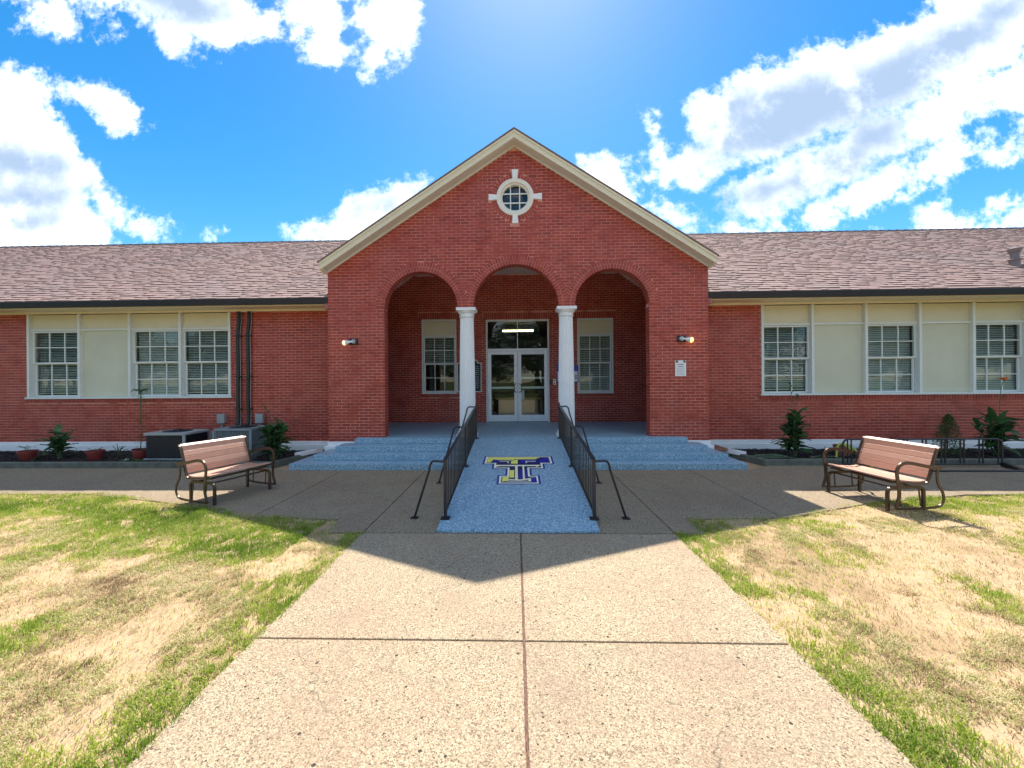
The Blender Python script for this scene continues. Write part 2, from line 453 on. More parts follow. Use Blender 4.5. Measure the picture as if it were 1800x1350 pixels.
M = dict(
    brick=brick_material(), mortar=mortar_material(),
    concrete=concrete_material('exposed_aggregate_concrete'),
    plain_concrete=concrete_material('grey_walk_concrete', dark=0.80),
    blue=blue_flake_material(), glass=glass_material(), shingle=shingle_material(), soil=soil_material(),
    grass=grass_material('green_grass', [(0.0, (0.15, 0.25, 0.022)), (0.35, (0.28, 0.39, 0.04)), (0.65, (0.42, 0.49, 0.08)), (1.0, (0.58, 0.56, 0.18))]),
    straw=grass_material('dry_grass', [(0.0, (0.20, 0.135, 0.06)), (0.4, (0.50, 0.385, 0.20)), (0.75, (0.66, 0.54, 0.33)), (1.0, (0.30, 0.35, 0.08))], 0.25),
    cream=simple('cream_paint', (0.78, 0.71, 0.52), 0.5, var=0.04, scale=3, dirt=(0.60, 0.53, 0.38)),
    trim=simple('pale_grey_green_trim_paint', (0.74, 0.78, 0.74), 0.45, var=0.04),
    panel=simple('pale_green_grey_panel', (0.62, 0.63, 0.48), 0.55, var=0.05, scale=1.6),
    panel_top=simple('cream_panel', (0.72, 0.68, 0.49), 0.55, var=0.05, scale=1.6),
    ring=simple('warm_white_stone_paint', (0.82, 0.78, 0.68), 0.5, var=0.04),
    white=simple('white_paint', (0.86, 0.87, 0.86), 0.45, var=0.03, scale=4, dirt=(0.74, 0.74, 0.70)),
    soffit=simple('pale_soffit_paint', (0.70, 0.70, 0.63), 0.6, var=0.05),
    gutter=simple('dark_gutter_metal', (0.010, 0.015, 0.030), 0.5, var=0.2),
    pink=simple('brick_red_paint', (0.38, 0.13, 0.115), 0.5, var=0.08),
    black=simple('black_painted_metal', (0.014, 0.014, 0.017), 0.38, var=0.2, spec=0.6),
    bronze=simple('dark_bronze_metal', (0.085, 0.060, 0.046), 0.33, metal=0.55, var=0.15),
    alu=simple('white_aluminium', (0.84, 0.86, 0.88), 0.35, metal=0.15, var=0.04),
    steel=simple('brushed_steel', (0.55, 0.56, 0.58), 0.3, metal=0.8, var=0.08),
    blind=simple('pale_blind_slat', (0.78, 0.80, 0.74), 0.5, var=0.05),
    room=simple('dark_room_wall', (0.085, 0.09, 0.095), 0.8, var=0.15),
    desk=simple('tan_laminate', (0.80, 0.56, 0.33), 0.5, var=0.08),
    mulch=simple('dark_mulch', (0.022, 0.018, 0.017), 0.9, var=0.6, scale=30, bstr=0.6),
    kerb=simple('mossy_kerb', (0.12, 0.13, 0.105), 0.85, var=0.35, scale=6, dirt=(0.05, 0.07, 0.045), bstr=0.5),
    pot=simple('dark_red_plastic', (0.22, 0.035, 0.03), 0.4, var=0.1),
    terracotta=simple('terracotta', (0.30, 0.13, 0.08), 0.7, var=0.15),
    acgrey=simple('grey_enamelled_steel', (0.33, 0.36, 0.36), 0.45, var=0.08),
    acblue=simple('grey_blue_enamelled_steel', (0.20, 0.25, 0.28), 0.45, var=0.08),
    acdark=simple('dark_louvre_coil', (0.018, 0.020, 0.030), 0.5, var=0.3),
    wood=wood_material(),
    leaf=leaf_material('canna_leaf', (0.025, 0.085, 0.03), (0.07, 0.16, 0.05)),
    leaf2=leaf_material('shrub_leaf', (0.03, 0.075, 0.02), (0.09, 0.14, 0.04)),
    stem=simple('green_stem', (0.08, 0.12, 0.045), 0.6),
    hose=simple('pale_green_hose', (0.13, 0.20, 0.11), 0.4),
    yhose=simple('yellow_green_hose', (0.42, 0.52, 0.08), 0.35),
    orange=simple('orange_petal', (0.75, 0.20, 0.03), 0.5),
    navy=simple('navy_print', (0.012, 0.02, 0.33), 0.4, var=0.05),
    ink=simple('black_print', (0.012, 0.014, 0.03), 0.4, var=0.05),
    darknavy=simple('dark_navy_print', (0.010, 0.014, 0.10), 0.4, var=0.05),
    yellow=simple('yellow_print', (0.82, 0.80, 0.16), 0.4, var=0.05),
    creamprint=simple('pale_yellow_print', (0.86, 0.86, 0.58), 0.4, var=0.05),
    greyprint=simple('grey_print', (0.42, 0.45, 0.48), 0.5),
    blueprint=simple('blue_print', (0.02, 0.08, 0.42), 0.4),
    plaque=simple('dark_green_bronze', (0.02, 0.035, 0.045), 0.4, metal=0.4),
    flash=simple('galvanised_flashing', (0.22, 0.18, 0.18), 0.5, metal=0.3),
    bulb=lamp_material('lit_amber_bulb', (1.0, 0.60, 0.08), 1.3),
    bulb2=lamp_material('lit_pale_bulb', (1.0, 0.75, 0.35), .5),
    tube=lamp_material('lit_fluorescent_tube', (1.0, 0.86, 0.50), 3.0),
    bark=simple('bark', (0.10, 0.075, 0.055), 0.9, var=0.3, bstr=0.6),
    crown=leaf_material('tree_leaf', (0.02, 0.045, 0.012), (0.05, 0.085, 0.025), 0.15),
    crack=simple('crack_filler', (0.16, 0.085, 0.06), 0.95, var=0.4, scale=40, bstr=0.7),
)


# ------------------------------------------------------------------ mesh helpers
class MB:
    """collects shapes; build() links them as one mesh object"""
    def __init__(s):
        s.v, s.f, s.mi, s.t = [], [], [], []
        s.cm = 0
        s.ct = 0.0

    def quad8(s, c, faces=6):
        b = len(s.v)
        s.v += [tuple(p) for p in c]
        fs = [(0, 3, 2, 1), (4, 5, 6, 7), (0, 1, 5, 4), (1, 2, 6, 5), (2, 3, 7, 6), (3, 0, 4, 7)]
        for q in fs:
            s.f.append(tuple(b + i for i in q)); s.mi.append(s.cm); s.t.append(s.ct)

    def box(s, x0, x1, y0, y1, z0, z1):
        s.quad8([(x0, y0, z0), (x1, y0, z0), (x1, y1, z0), (x0, y1, z0), (x0, y0, z1), (x1, y0, z1), (x1, y1, z1), (x0, y1, z1)])

    def xbox(s, size, mat):
        hx, hy, hz = size[0] / 2, size[1] / 2, size[2] / 2
        c = [Vector(p) for p in ((-hx, -hy, -hz), (hx, -hy, -hz), (hx, hy, -hz), (-hx, hy, -hz), (-hx, -hy, hz), (hx, -hy, hz), (hx, hy, hz), (-hx, hy, hz))]
        s.quad8([mat @ p for p in c])

    def poly(s, pts, holes, to3, d0, d1):
        """extruded 2D polygon with holes; to3(a, b, d) maps to space; faces at depth d0 and d1"""
        loops = [pts] + list(holes)
        tri = tessellate_polygon([[Vector((p[0], p[1], 0)) for p in lp] for lp in loops])
        flat = [p for lp in loops for p in lp]
        n = len(flat)
        b = len(s.v)
        for d in (d0, d1):
            s.v += [tuple(to3(p[0], p[1], d)) for p in flat]
        for t in tri:
            s.f.append((b + t[0], b + t[1], b + t[2])); s.f.append((b + n + t[2], b + n + t[1], b + n + t[0]))
            s.mi += [s.cm] * 2; s.t += [s.ct] * 2
        o = 0
        for lp in loops:
            k = len(lp)
            for i in range(k):
                j = (i + 1) % k
                s.f.append((b + o + i, b + o + j, b + n + o + j, b + n + o + i)); s.mi.append(s.cm); s.t.append(s.ct)
            o += k

    def tube(s, pts, r, seg=8, closed=False, flat=None, up=None):
        """round tube, or a flat bar when flat=(width, thickness)"""
        pts = [Vector(p) for p in pts]
        n = len(pts)
        rs = r if isinstance(r, (list, tuple)) else [r] * n
        b = len(s.v)
        prev = None
        for i, p in enumerate(pts):
            if closed:
                tan = (pts[(i + 1) % n] - pts[i - 1]).normalized()
            else:
                tan = (pts[min(i + 1, n - 1)] - pts[max(i - 1, 0)]).normalized()
            if up is not None:
                a = Vector(up).cross(tan)
                if a.length < 1e-4:
                    a = Vector((1, 0, 0)).cross(tan)
                a.normalize()
            else:
                if prev is None:
                    a = tan.orthogonal().normalized()
                else:
                    a = (prev - tan * prev.dot(tan))
                    a = a.normalized() if a.length > 1e-5 else tan.orthogonal().normalized()
            prev = a
            c = tan.cross(a)
            if flat:
                for (u_, v_) in ((-.5, -.5), (.5, -.5), (.5, .5), (-.5, .5)):
                    s.v.append(tuple(p + c * (u_ * flat[1]) + a * (v_ * flat[0])))
            else:
                for k in range(seg):
                    t = 2 * math.pi * k / seg
                    s.v.append(tuple(p + (a * math.cos(t) + c * math.sin(t)) * rs[i]))
        sg = 4 if flat else seg
        for i in range(n if closed else n - 1):
            i2 = (i + 1) % n
            for k in range(sg):
                k2 = (k + 1) % sg
                s.f.append((b + i * sg + k, b + i * sg + k2, b + i2 * sg + k2, b + i2 * sg + k)); s.mi.append(s.cm); s.t.append(s.ct)
        if not closed:
            s.f.append(tuple(b + k for k in reversed(range(sg)))); s.mi.append(s.cm); s.t.append(s.ct)
            s.f.append(tuple(b + (n - 1) * sg + k for k in range(sg))); s.mi.append(s.cm); s.t.append(s.ct)

    def lathe(s, prof, c, seg=24, axis='Z', rfun=None):
        """prof: list of (r, h); around c"""
        b = len(s.v)
        for (r, h) in prof:
            for k in range(seg):
                t = 2 * math.pi * k / seg
                rr = r * (rfun(t, h) if rfun else 1)
                x, y = rr * math.cos(t), rr * math.sin(t)
                if axis == 'Z':
                    s.v.append((c[0] + x, c[1] + y, c[2] + h))
                elif axis == 'Y':
                    s.v.append((c[0] + x, c[1] + h, c[2] + y))
                else:
                    s.v.append((c[0] + h, c[1] + x, c[2] + y))
        for i in range(len(prof) - 1):
            for k in range(seg):
                k2 = (k + 1) % seg
                s.f.append((b + i * seg + k, b + i * seg + k2, b + (i + 1) * seg + k2, b + (i + 1) * seg + k)); s.mi.append(s.cm); s.t.append(s.ct)
        s.f.append(tuple(b + k for k in reversed(range(seg)))); s.mi.append(s.cm); s.t.append(s.ct)
        s.f.append(tuple(b + (len(prof) - 1) * seg + k for k in range(seg))); s.mi.append(s.cm); s.t.append(s.ct)

    def build(s, name, mats, parent=None, smooth=False, bevel=0.0, tint=False, fix=True, loc=None):
        me = bpy.data.meshes.new(name)
        v = s.v
        if loc is not None:
            v = [(p[0] - loc[0], p[1] - loc[1], p[2] - loc[2]) for p in s.v]
        me.from_pydata(v, [], s.f)
        if not isinstance(mats, (list, tuple)):
            mats = [mats]
        for m in mats:
            me.materials.append(m)
        if len(mats) > 1:
            me.polygons.foreach_set('material_index', s.mi)
        if tint:
            a = me.attributes.new('tint', 'FLOAT', 'FACE')
            a.data.foreach_set('value', s.t)
        if fix:
            bm = bmesh.new(); bm.from_mesh(me)
            bmesh.ops.recalc_face_normals(bm, faces=bm.faces)
            bm.to_mesh(me); bm.free()
        if smooth:
            me.polygons.foreach_set('use_smooth', [True] * len(me.polygons))
            me.set_sharp_from_angle(angle=R(38))
        o = bpy.data.objects.new(name, me)
        COL.objects.link(o)
        if loc is not None:
            o.location = loc
        if parent is not None:
            o.parent = parent
        if bevel:
            md = o.modifiers.new('bevel', 'BEVEL'); md.width = bevel; md.segments = 2; md.limit_method = 'ANGLE'; md.angle_limit = R(40)
        return o


def tag(o, label=None, cat=None, group=None, kind=None):
    if label: o['label'] = label
    if cat: o['category'] = cat
    if group: o['group'] = group
    if kind: o['kind'] = kind
    return o


def empty(name, loc=(0, 0, 0), rz=0.0, parent=None):
    o = bpy.data.objects.new(name, None)
    o.empty_display_size = 0.2
    COL.objects.link(o)
    o.location = loc
    o.rotation_euler = (0, 0, rz)
    if parent: o.parent = parent
    return o


def box(name, mat, x0, x1, y0, y1, z0, z1, parent=None, bevel=0.0, local=False):
    b = MB(); b.box(x0, x1, y0, y1, z0, z1)
    return b.build(name, mat, parent, bevel=bevel)


def share(name, me, mw, parent):
    o = bpy.data.objects.new(name, me)
    COL.objects.link(o)
    o.matrix_basis = mw
    if parent is not None: o.parent = parent
    return o


def arc(c, r, a0, a1, n):
    return [(c[0] + r * math.cos(R(a0 + (a1 - a0) * i / n)), c[1] + r * math.sin(R(a0 + (a1 - a0) * i / n))) for i in range(n + 1)]


def xz(y0):
    return lambda a, b, d: (a, y0 + d, b)


def smooth_path(pts, n=6):
    """Catmull-Rom through pts"""
    P = [Vector(p) for p in pts]
    P = [P[0] * 2 - P[1]] + P + [P[-1] * 2 - P[-2]]
    out = []
    for i in range(1, len(P) - 2):
        for k in range(n):
            t = k / n
            out.append(0.5 * ((2 * P[i]) + (-P[i - 1] + P[i + 1]) * t + (2 * P[i - 1] - 5 * P[i] + 4 * P[i + 1] - P[i + 2]) * t * t
                              + (-P[i - 1] + 3 * P[i] - 3 * P[i + 1] + P[i + 2]) * t ** 3))
    out.append(P[-2])
    return out


# ------------------------------------------------------------------ value noise for scattering (numpy)
_perm = rng.random((256, 256))


def vnoise(x, y, scale, octaves=4, seed=0):
    x = np.asarray(x) * scale + seed * 17.3; y = np.asarray(y) * scale + seed * 9.1
    tot = 0; amp = 1; norm = 0
    for _ in range(octaves):
        xi = np.floor(x).astype(int); yi = np.floor(y).astype(int)
        fx = x - xi; fy = y - yi
        fx = fx * fx * (3 - 2 * fx); fy = fy * fy * (3 - 2 * fy)
        a = _perm[xi % 256, yi % 256]; b = _perm[(xi + 1) % 256, yi % 256]
        c = _perm[xi % 256, (yi + 1) % 256]; d = _perm[(xi + 1) % 256, (yi + 1) % 256]
        tot = tot + amp * ((a * (1 - fx) + b * fx) * (1 - fy) + (c * (1 - fx) + d * fx) * fy)
        norm += amp; amp *= 0.5; x = x * 2.03 + 5.1; y = y * 2.03 + 3.7
    return tot / norm


# ================================================================== SETTING: ground, paving
# lawn edge: outline of the paving (apron and walkway)
PAVE_L = [(-30, 6.03), (-6.67, 6.0), (-4.83, 5.52), (-3.49, 4.98), (-2.27, 4.92), (-2.20, 4.49), (-1.80, 4.47)]
PAVE_R = [(30, 6.05), (6.68, 6.03), (4.86, 5.59), (3.38, 5.03), (2.17, 4.95), (2.12, 4.49), (1.785, 4.47)]


def pave_edge(x):
    """front edge (smaller y) of the paving at x, outside the walkway"""
    x = np.asarray(x, float)
    lx = [p[0] for p in PAVE_L]; ly = [p[1] for p in PAVE_L]
    rx_ = [p[0] for p in reversed(PAVE_R)]; ry = [p[1] for p in reversed(PAVE_R)]
    return np.where(x < 0, np.interp(x, lx, ly), np.interp(x, rx_, ry))


def on_paving(x, y):
    return (np.abs(x) < 1.787) | (y > pave_edge(x))


# ground: one sheet to the horizon, finely gridded where the lawn is seen close up
gx = np.concatenate([[-600, -200, -60, -30, -20, -14], np.arange(-10, 10.01, 0.09), [14, 20, 30, 60, 200, 600]])
gy = np.concatenate([[-600, -200, -60, -20, -6, -2], np.arange(0, 6.31, 0.09), [8, 20, 60, 200, 600]])
GX, GY = np.meshgrid(gx, gy, indexing='ij')
GZ = (vnoise(GX, GY, 0.9, 4, 3) - 0.5) * 0.07 + (vnoise(GX, GY, 7, 3, 5) - 0.5) * 0.03 - 0.022
GZ = GZ + np.where(vnoise(GX, GY, 14, 2, 8) > .55, .006, 0)
near_edge = np.minimum(np.abs(np.abs(GX) - 1.787), np.abs(GY - pave_edge(GX)))
GZ = np.where(on_paving(GX, GY), -0.016, np.minimum(GZ, -0.004 + 0.0 * GZ))
GZ = np.where(near_edge < 0.12, np.minimum(GZ, -0.016), GZ)
GZ = np.where((np.abs(GX) > 10.5) | (GY > 6.4) | (GY < -0.5), -0.02, GZ)
nx, ny = GX.shape
gverts = np.stack([GX, GY, GZ], -1).reshape(-1, 3)
idx = np.arange(nx * ny).reshape(nx, ny)
gf = np.stack([idx[:-1, :-1], idx[1:, :-1], idx[1:, 1:], idx[:-1, 1:]], -1).reshape(-1, 4)
me = bpy.data.meshes.new('ground')
me.from_pydata(gverts.tolist(), [], gf.tolist())
me.materials.append(M['soil'])
me.polygons.foreach_set('use_smooth', [True] * len(me.polygons))
ground = bpy.data.objects.new('ground', me); COL.objects.link(ground)
tag(ground, kind='structure')

G = 0.007   # half of a joint


def slab(poly, parent, mat, bev=0.006):
    b = MB(); b.poly(poly, [], lambda a, c, d: (a, c, d), -0.10, 0.0)
    return b.build('slab', mat, parent, bevel=bev)


walkway = empty('walkway'); tag(walkway, kind='structure')
CJ = 0.04
for (x0, x1) in ((-1.785, CJ - 0.007), (CJ + 0.007, 1.778)):
    for (y0, y1) in ((-7.0, -3.6), (-3.6, -0.9), (-0.9, 0.85), (0.85, 2.623), (2.623, 4.475)):
        slab([(x0, y0 + G), (x1, y0 + G), (x1, y1 - G), (x0, y1 - G)], walkway, M['concrete'])
# rough filler in the centre joint, and crumbs along it
cf = MB()
n = 220
ys = np.linspace(-6.9, 4.46, n)
for i in range(n - 1):
    a = CJ - 0.008 - 0.006 * random.random(); c = CJ + 0.008 + 0.007 * random.random()
    cf.quad8([(a, ys[i], -0.09), (c, ys[i], -0.09), (c, ys[i + 1], -0.09), (a, ys[i + 1], -0.09),
              (a + .004, ys[i], -0.001 + 0.003 * random.random()), (c - .004, ys[i], -0.001 + 0.003 * random.random()), (c - .004, ys[i + 1], 0.001), (a + .004, ys[i + 1], 0.001)])
o = cf.build('joint_filler', M['crack'], walkway); tag(o, kind='stuff')

apron = empty('pavement'); tag(apron, kind='structure')
YK_L, YK_R = 7.87, 8.03
slab([(-1.78 + G, 4.489), (-0.94, 4.489), (-0.94, 7.66), (-1.78 + G, 7.66)], apron, M['plain_concrete'])
slab([(0.95, 4.489), (1.78 - G, 4.489), (1.78 - G, 7.66), (0.95, 7.66)], apron, M['plain_concrete'])
slab([(-3.43 + G, 4.985), (-2.27, 4.92), (-2.20, 4.489), (-1.78 - G, 4.489), (-1.78 - G, 7.66), (-3.43 + G, 7.66)], apron, M['plain_concrete'])
slab([(1.78 + G, 4.489), (2.12, 4.489), (2.17, 4.95), (3.32 - G, 5.03), (3.32 - G, 7.66), (1.78 + G, 7.66)], apron, M['plain_concrete'])
slab([(-6.67, 6.0), (-4.83, 5.52), (-3.49, 4.98), (-3.43 - G, 4.98), (-3.43 - G, 7.66), (-4.5, 7.66), (-5.0, YK_L), (-6.67, YK_L)], apron, M['plain_concrete'])
slab([(3.32 + G, 5.01), (4.86, 5.59), (6.68, 6.03), (6.68, YK_R), (5.05, YK_R), (4.45, 7.66), (3.32 + G, 7.66)], apron, M['plain_concrete'])
for k in range(4):
    slab([(-6.67 - 2 * G - 4.4 * (k + 1), 6.03), (-6.67 - 2 * G - 4.4 * k, 6.0), (-6.67 - 2 * G - 4.4 * k, YK_L), (-6.67 - 4.4 * (k + 1), YK_L)], apron, M['plain_concrete'])
    slab([(6.68 + 2 * G + 4.4 * k, 6.03), (6.68 + 4.4 * (k + 1), 6.05), (6.68 + 4.4 * (k + 1), YK_R), (6.68 + 2 * G + 4.4 * k, YK_R)], apron, M['plain_concrete'])

# flower beds: kerb and mulch
for side, yk in ((-1, YK_L), (1, YK_R)):
    bed = empty('flower_bed'); tag(bed, kind='structure')
    xc = 5.0
    b = MB()
    pts = [(22, yk), (xc, yk), (4.62, 9.40)]
    inner = [(4.74, 9.40), (xc + 0.09, yk + 0.11), (22, yk + 0.11)]
    b.poly([(side * p[0], p[1]) for p in pts + inner], [], lambda a, c, d: (a, c, d), -0.02, 0.115)
    b.build('kerb', M['kerb'], bed, bevel=0.012)
    b = MB()
    b.poly([(side * p[0], p[1]) for p in ((22, yk + .05), (xc + .04, yk + .05), (4.65, 9.5), (22, 9.5))], [], lambda a, c, d: (a, c, d), -0.02, 0.075)
    b.build('mulch_bed', M['mulch'], bed)
    b = MB()
    for i in range(5200):
        x = random.uniform(4.8, 15.5); y = random.uniform(yk + 0.12, 9.45)
        if (x - 4.74) * 1.0 < (9.4 - y) * 0.24: continue
        mt = Matrix.Translation((side * x, y, 0.078 + random.random() * 0.016)) @ Euler((random.uniform(-.5, .5), random.uniform(-.5, .5), random.uniform(0, 6.3))).to_matrix().to_4x4()
        b.xbox((random.uniform(.02, .06), random.uniform(.008, .02), .008), mt)
    o = b.build('mulch_chips', M['mulch'], bed, fix=False); tag(o, kind='stuff')

# ================================================================== BUILDING
YF, YB, YW = 8.80, 11.95, 9.55       # facade, porch back wall, wing wall
FLOOR = 0.49
building = empty('school_building', (0, YF, 0))
tag(building, 'single storey red brick school with arched gable porch and two long shingled wings', 'school building')
inv = Matrix.Translation((0, -YF, 0))


def part(b, name, mats, **kw):
    o = b.build(name, mats, None, **kw)
    o.parent = kw.get('parent') or building
    o.matrix_parent_inverse = inv
    return o


def adopt(o, parent):
    o.parent = parent
    o.matrix_parent_inverse = Matrix.Identity(4)
    return o


# --- brick laying -------------------------------------------------
CH, BL, JT = 0.0677, 0.2032, 0.0122
bricks = MB()              # joined rest
solo = []                  # bricks kept as single objects: (centre, size)


def lay(spans, z0, z1, frame, depth=0.03, phase=0.0, keep=None):
    """frame(s, z, d) -> point; spans(za, zb) -> list of (s0, s1)"""
    k = 0
    n = int(round((z1 - z0) / CH))
    for k in range(n):
        za = z0 + k * CH; zb = za + CH - JT
        if zb > z1 + 0.001: break
        off = phase + (BL / 2 if k % 2 else 0)
        for (s0, s1) in spans(za, zb):
            i = math.floor((s0 - off) / BL)
            while True:
                a = i * BL + off + JT / 2; c = a + BL - JT
                i += 1
                if a >= s1: break
                a2 = max(a, s0); c2 = min(c, s1)
                if c2 - a2 < 0.025: continue
                jz = random.uniform(-.0007, .0007); jd = random.uniform(-.0016, .0010)
                if keep and c2 - a2 > BL - JT - 0.002 and keep((a2 + c2) / 2, za) and len(solo) < 300:
                    solo.append(frame((a2 + c2) / 2, (za + zb) / 2 + jz, jd))
                    continue
                bricks.ct = random.random()
                q = [frame(a2, za + jz, jd), frame(c2, za + jz, jd), frame(c2, za + jz, -depth), frame(a2, za + jz, -depth),
                     frame(a2, zb + jz, jd), frame(c2, zb + jz, jd), frame(c2, zb + jz, -depth), frame(a2, zb + jz, -depth)]
                bricks.quad8(q)


def soldiers(s0, s1, z0, z1, frame, proud=0.0, depth=0.03, wd=CH):
    n = max(1, round((s1 - s0) / wd)); st = (s1 - s0) / n
    for i in range(n):
        a = s0 + i * st + JT / 2; c = a + st - JT
        bricks.ct = random.random()
        j = proud + random.uniform(-.001, .001)
        bricks.quad8([frame(a, z0, j), frame(c, z0, j), frame(c, z0, -depth), frame(a, z0, -depth),
                      frame(a, z1, j), frame(c, z1, j), frame(c, z1, -depth), frame(a, z1, -depth)])


def ring(c, r0, r1, a0, a1, frame, d0=0.0, d1=-0.092, ok=None):
    n = max(3, round(R(abs(a1 - a0)) * (r0 + r1) / 2 / CH))
    for i in range(n):
        t0 = R(a0) + R(a1 - a0) * i / n; t1 = R(a0) + R(a1 - a0) * (i + 1) / n
        g0 = JT / 2 / r0
        t0 += g0; t1 -= g0
        if t1 <= t0: continue
        tm = (t0 + t1) / 2; rm = (r0 + r1) / 2
        if ok and not ok(c[0] + rm * math.cos(tm), c[1] + rm * math.sin(tm)): continue
        bricks.ct = random.random(); j = random.uniform(-.001, .001)
        P = lambda r, t, d: frame(c[0] + r * math.cos(t), c[1] + r * math.sin(t), d)
        bricks.quad8([P(r0, t0, d0 + j), P(r0, t1, d0 + j), P(r0, t1, d1), P(r0, t0, d1), P(r1, t0, d0 + j), P(r1, t1, d0 + j), P(r1, t1, d1), P(r1, t0, d1)])


def cut(spans, a, c):
    out = []
    for (s0, s1) in spans:
        if c <= s0 or a >= s1: out.append((s0, s1)); continue
        if a > s0: out.append((s0, a))
        if c < s1: out.append((c, s1))
    return out


F_front = lambda s, z, d: (s, YF - d, z)
SPR = 3.40
ARCHES = [(-2.13, 0.825), (0.012, 0.955), (2.155, 0.825)]
JAMB = 2.965
GZ0, GSL = 7.00, 0.638
WIN = (0.012, 5.85)


def front_spans(za, zb):
    zt = zb
    lim = min(4.26, (GZ0 - zt) / GSL - 0.01)
    if lim < 0.03: return []
    sp = [(-lim, lim)]
    if za < SPR - 0.01:
        return cut(sp, -JAMB, JAMB)
    for (c, r) in ARCHES:
        RR = r + 0.200
        h = (za + zb) / 2 - SPR
        if h < RR:
            hw = math.sqrt(RR * RR - max(h, 0) ** 2)
            sp = cut(sp, c - hw, c + hw)
    dz0 = max(0, min(abs(za - WIN[1]), abs(zb - WIN[1])) if (za - WIN[1]) * (zb - WIN[1]) > 0 else 0)
    if dz0 < 0.51:
        hw = math.sqrt(0.51 ** 2 - dz0 ** 2); sp = cut(sp, WIN[0] - hw, WIN[0] + hw)
    if zb > 6.2 and za < 6.465: sp = cut(sp, WIN[0] - .085, WIN[0] + .085)
    if zb > 5.255 and za < 5.5: sp = cut(sp, WIN[0] - .085, WIN[0] + .085)
    if zb > WIN[1] - .08 and za < WIN[1] + .08: sp = cut(sp, WIN[0] - .61, WIN[0] + .61)
    return sp


lay(front_spans, 0.40, 6.95, F_front, keep=lambda s, z: (2.98 < abs(s) < 4.2) and 0.6 < z < 3.3)
for k, (c, r) in enumerate(ARCHES):
    def okr(x, z, k=k, c=c):
        lo = -9 if k == 0 else (-1.13 if k == 1 else 1.145)
        hi = 9 if k == 2 else (1.145 if k == 1 else -1.13)
        return lo < x < hi
    ring((c, SPR), r, r + 0.097, 0, 180, F_front, d0=0.003, ok=None)

    def oko(x, z, k=k):
        if not okr(x, z): return False
        for j, (c2, r2) in enumerate(ARCHES):
            if j != k and math.hypot(x - c2, z - SPR) < r2 + 0.135: return False
        return True
    ring((c, SPR), r + 0.108, r + 0.205, 0, 180, F_front, d0=0.003, d1=-0.03, ok=oko)
    for q in range(2):
        ring((c, SPR), r, r + 0.097, 0, 180, F_front, d0=-0.104 - 0.075 * q, d1=-0.170 - 0.075 * q)
ring(WIN, 0.425, 0.522, 0, 360, F_front, d0=0.003, d1=-0.03, ok=lambda x, z: abs(x - WIN[0]) > .1 and abs(z - WIN[1]) > .1)
# pier jambs
for sgn in (-1, 1):
    fr = lambda s, z, d, sgn=sgn: (sgn * (JAMB - d), YF + s, z)
    lay(lambda a, c: [(0.012, 0.245)], 0.40, SPR + 0.02, fr, phase=0.1)
    fr2 = lambda s, z, d, sgn=sgn: (sgn * (4.26 + d), YF + s, z)
    lay(lambda a, c: [(0.012, 0.74)], 0.40, 4.2, fr2, phase=0.1)
    fr3 = lambda s, z, d, sgn=sgn: (sgn * (4.0 - d), YF + s, z)
    lay(lambda a, c: [(0.25, YB - YF - 0.01)], 0.49, 4.36, fr3, phase=0.05)

# facade backing (mortar)
outline = [(-4.252, 0.0), (-4.252, GZ0 - GSL * 4.252 - .01), (0, GZ0), (4.252, GZ0 - GSL * 4.252 - .01), (4.252, 0.0), (JAMB + .005, 0.0), (JAMB + .005, SPR)]
outline += arc((ARCHES[2][0], SPR), ARCHES[2][1] + .005, 0, 180, 40)[1:]
outline += arc((ARCHES[1][0], SPR), ARCHES[1][1] + .005, 0, 180, 44)
outline += arc((ARCHES[0][0], SPR), ARCHES[0][1] + .005, 0, 180, 40)[:-1]
outline += [(-JAMB - .005, SPR), (-JAMB - .005, 0.0)]
b = MB(); b.poly(outline, [arc(WIN, 0.36, 0, 360, 40)[:-1]], xz(YF), 0.005, 0.25)
front_wall = part(b, 'front_wall', M['mortar'])
for sgn in (-1, 1):
    b = MB()
    x0, x1 = sorted((sgn * 4.005, sgn * 4.252))
    b.box(x0, x1, YF + 0.252, YB + 0.2, 0, 4.37)
    part(b, 'side_wall', M['mortar'])

# --- porch back wall
F_back = lambda s, z, d: (s, YB - d, z)
DOOR = (-0.905, 1.015, 3.61)
PW = [(-2.88, -1.81, 1.36, 3.64), (1.865, 2.945, 1.345, 3.62)]


def back_spans(za, zb):
    lim = min(4.0, 3.12 + (4.99 - zb) / .72)
    sp = [(-lim, lim)]
    if za < DOOR[2]: sp = cut(sp, DOOR[0], DOOR[1])
    elif za < DOOR[2] + 0.20: sp = cut(sp, DOOR[0] - .1, DOOR[1] + .1)
    for (a, c, z0, z1) in PW:
        if zb > z0 and za < z1: sp = cut(sp, a, c)
        elif zb > z0 - 0.1 and za < z0: sp = cut(sp, a - .1, c + .1)
        elif za >= z1 - .02 and za < z1 + 0.20: sp = cut(sp, a - .1, c + .1)
    return sp


lay(back_spans, 0.49, 4.99, F_back)
soldiers(DOOR[0] - .09, DOOR[1] + .09, DOOR[2] + .008, DOOR[2] + .20, F_back)
for (a, c, z0, z1) in PW:
    soldiers(a - .09, c + .09, z1 + .008, z1 + .20, F_back)
    soldiers(a - .09, c + .09, z0 - .1, z0 - .008, F_back, proud=0.02)
b = MB()
b.poly([(-4.0, 0.3), (DOOR[0], 0.3), (DOOR[0], DOOR[2]), (DOOR[1], DOOR[2]), (DOOR[1], 0.3), (4.0, 0.3), (4.0, 4.38), (3.13, 5.0), (-3.13, 5.0), (-4.0, 4.38)],
       [[(a, z0), (c, z0), (c, z1), (a, z1)] for (a, c, z0, z1) in PW], xz(YB), 0.005, 0.25)
part(b, 'back_wall', M['mortar'])

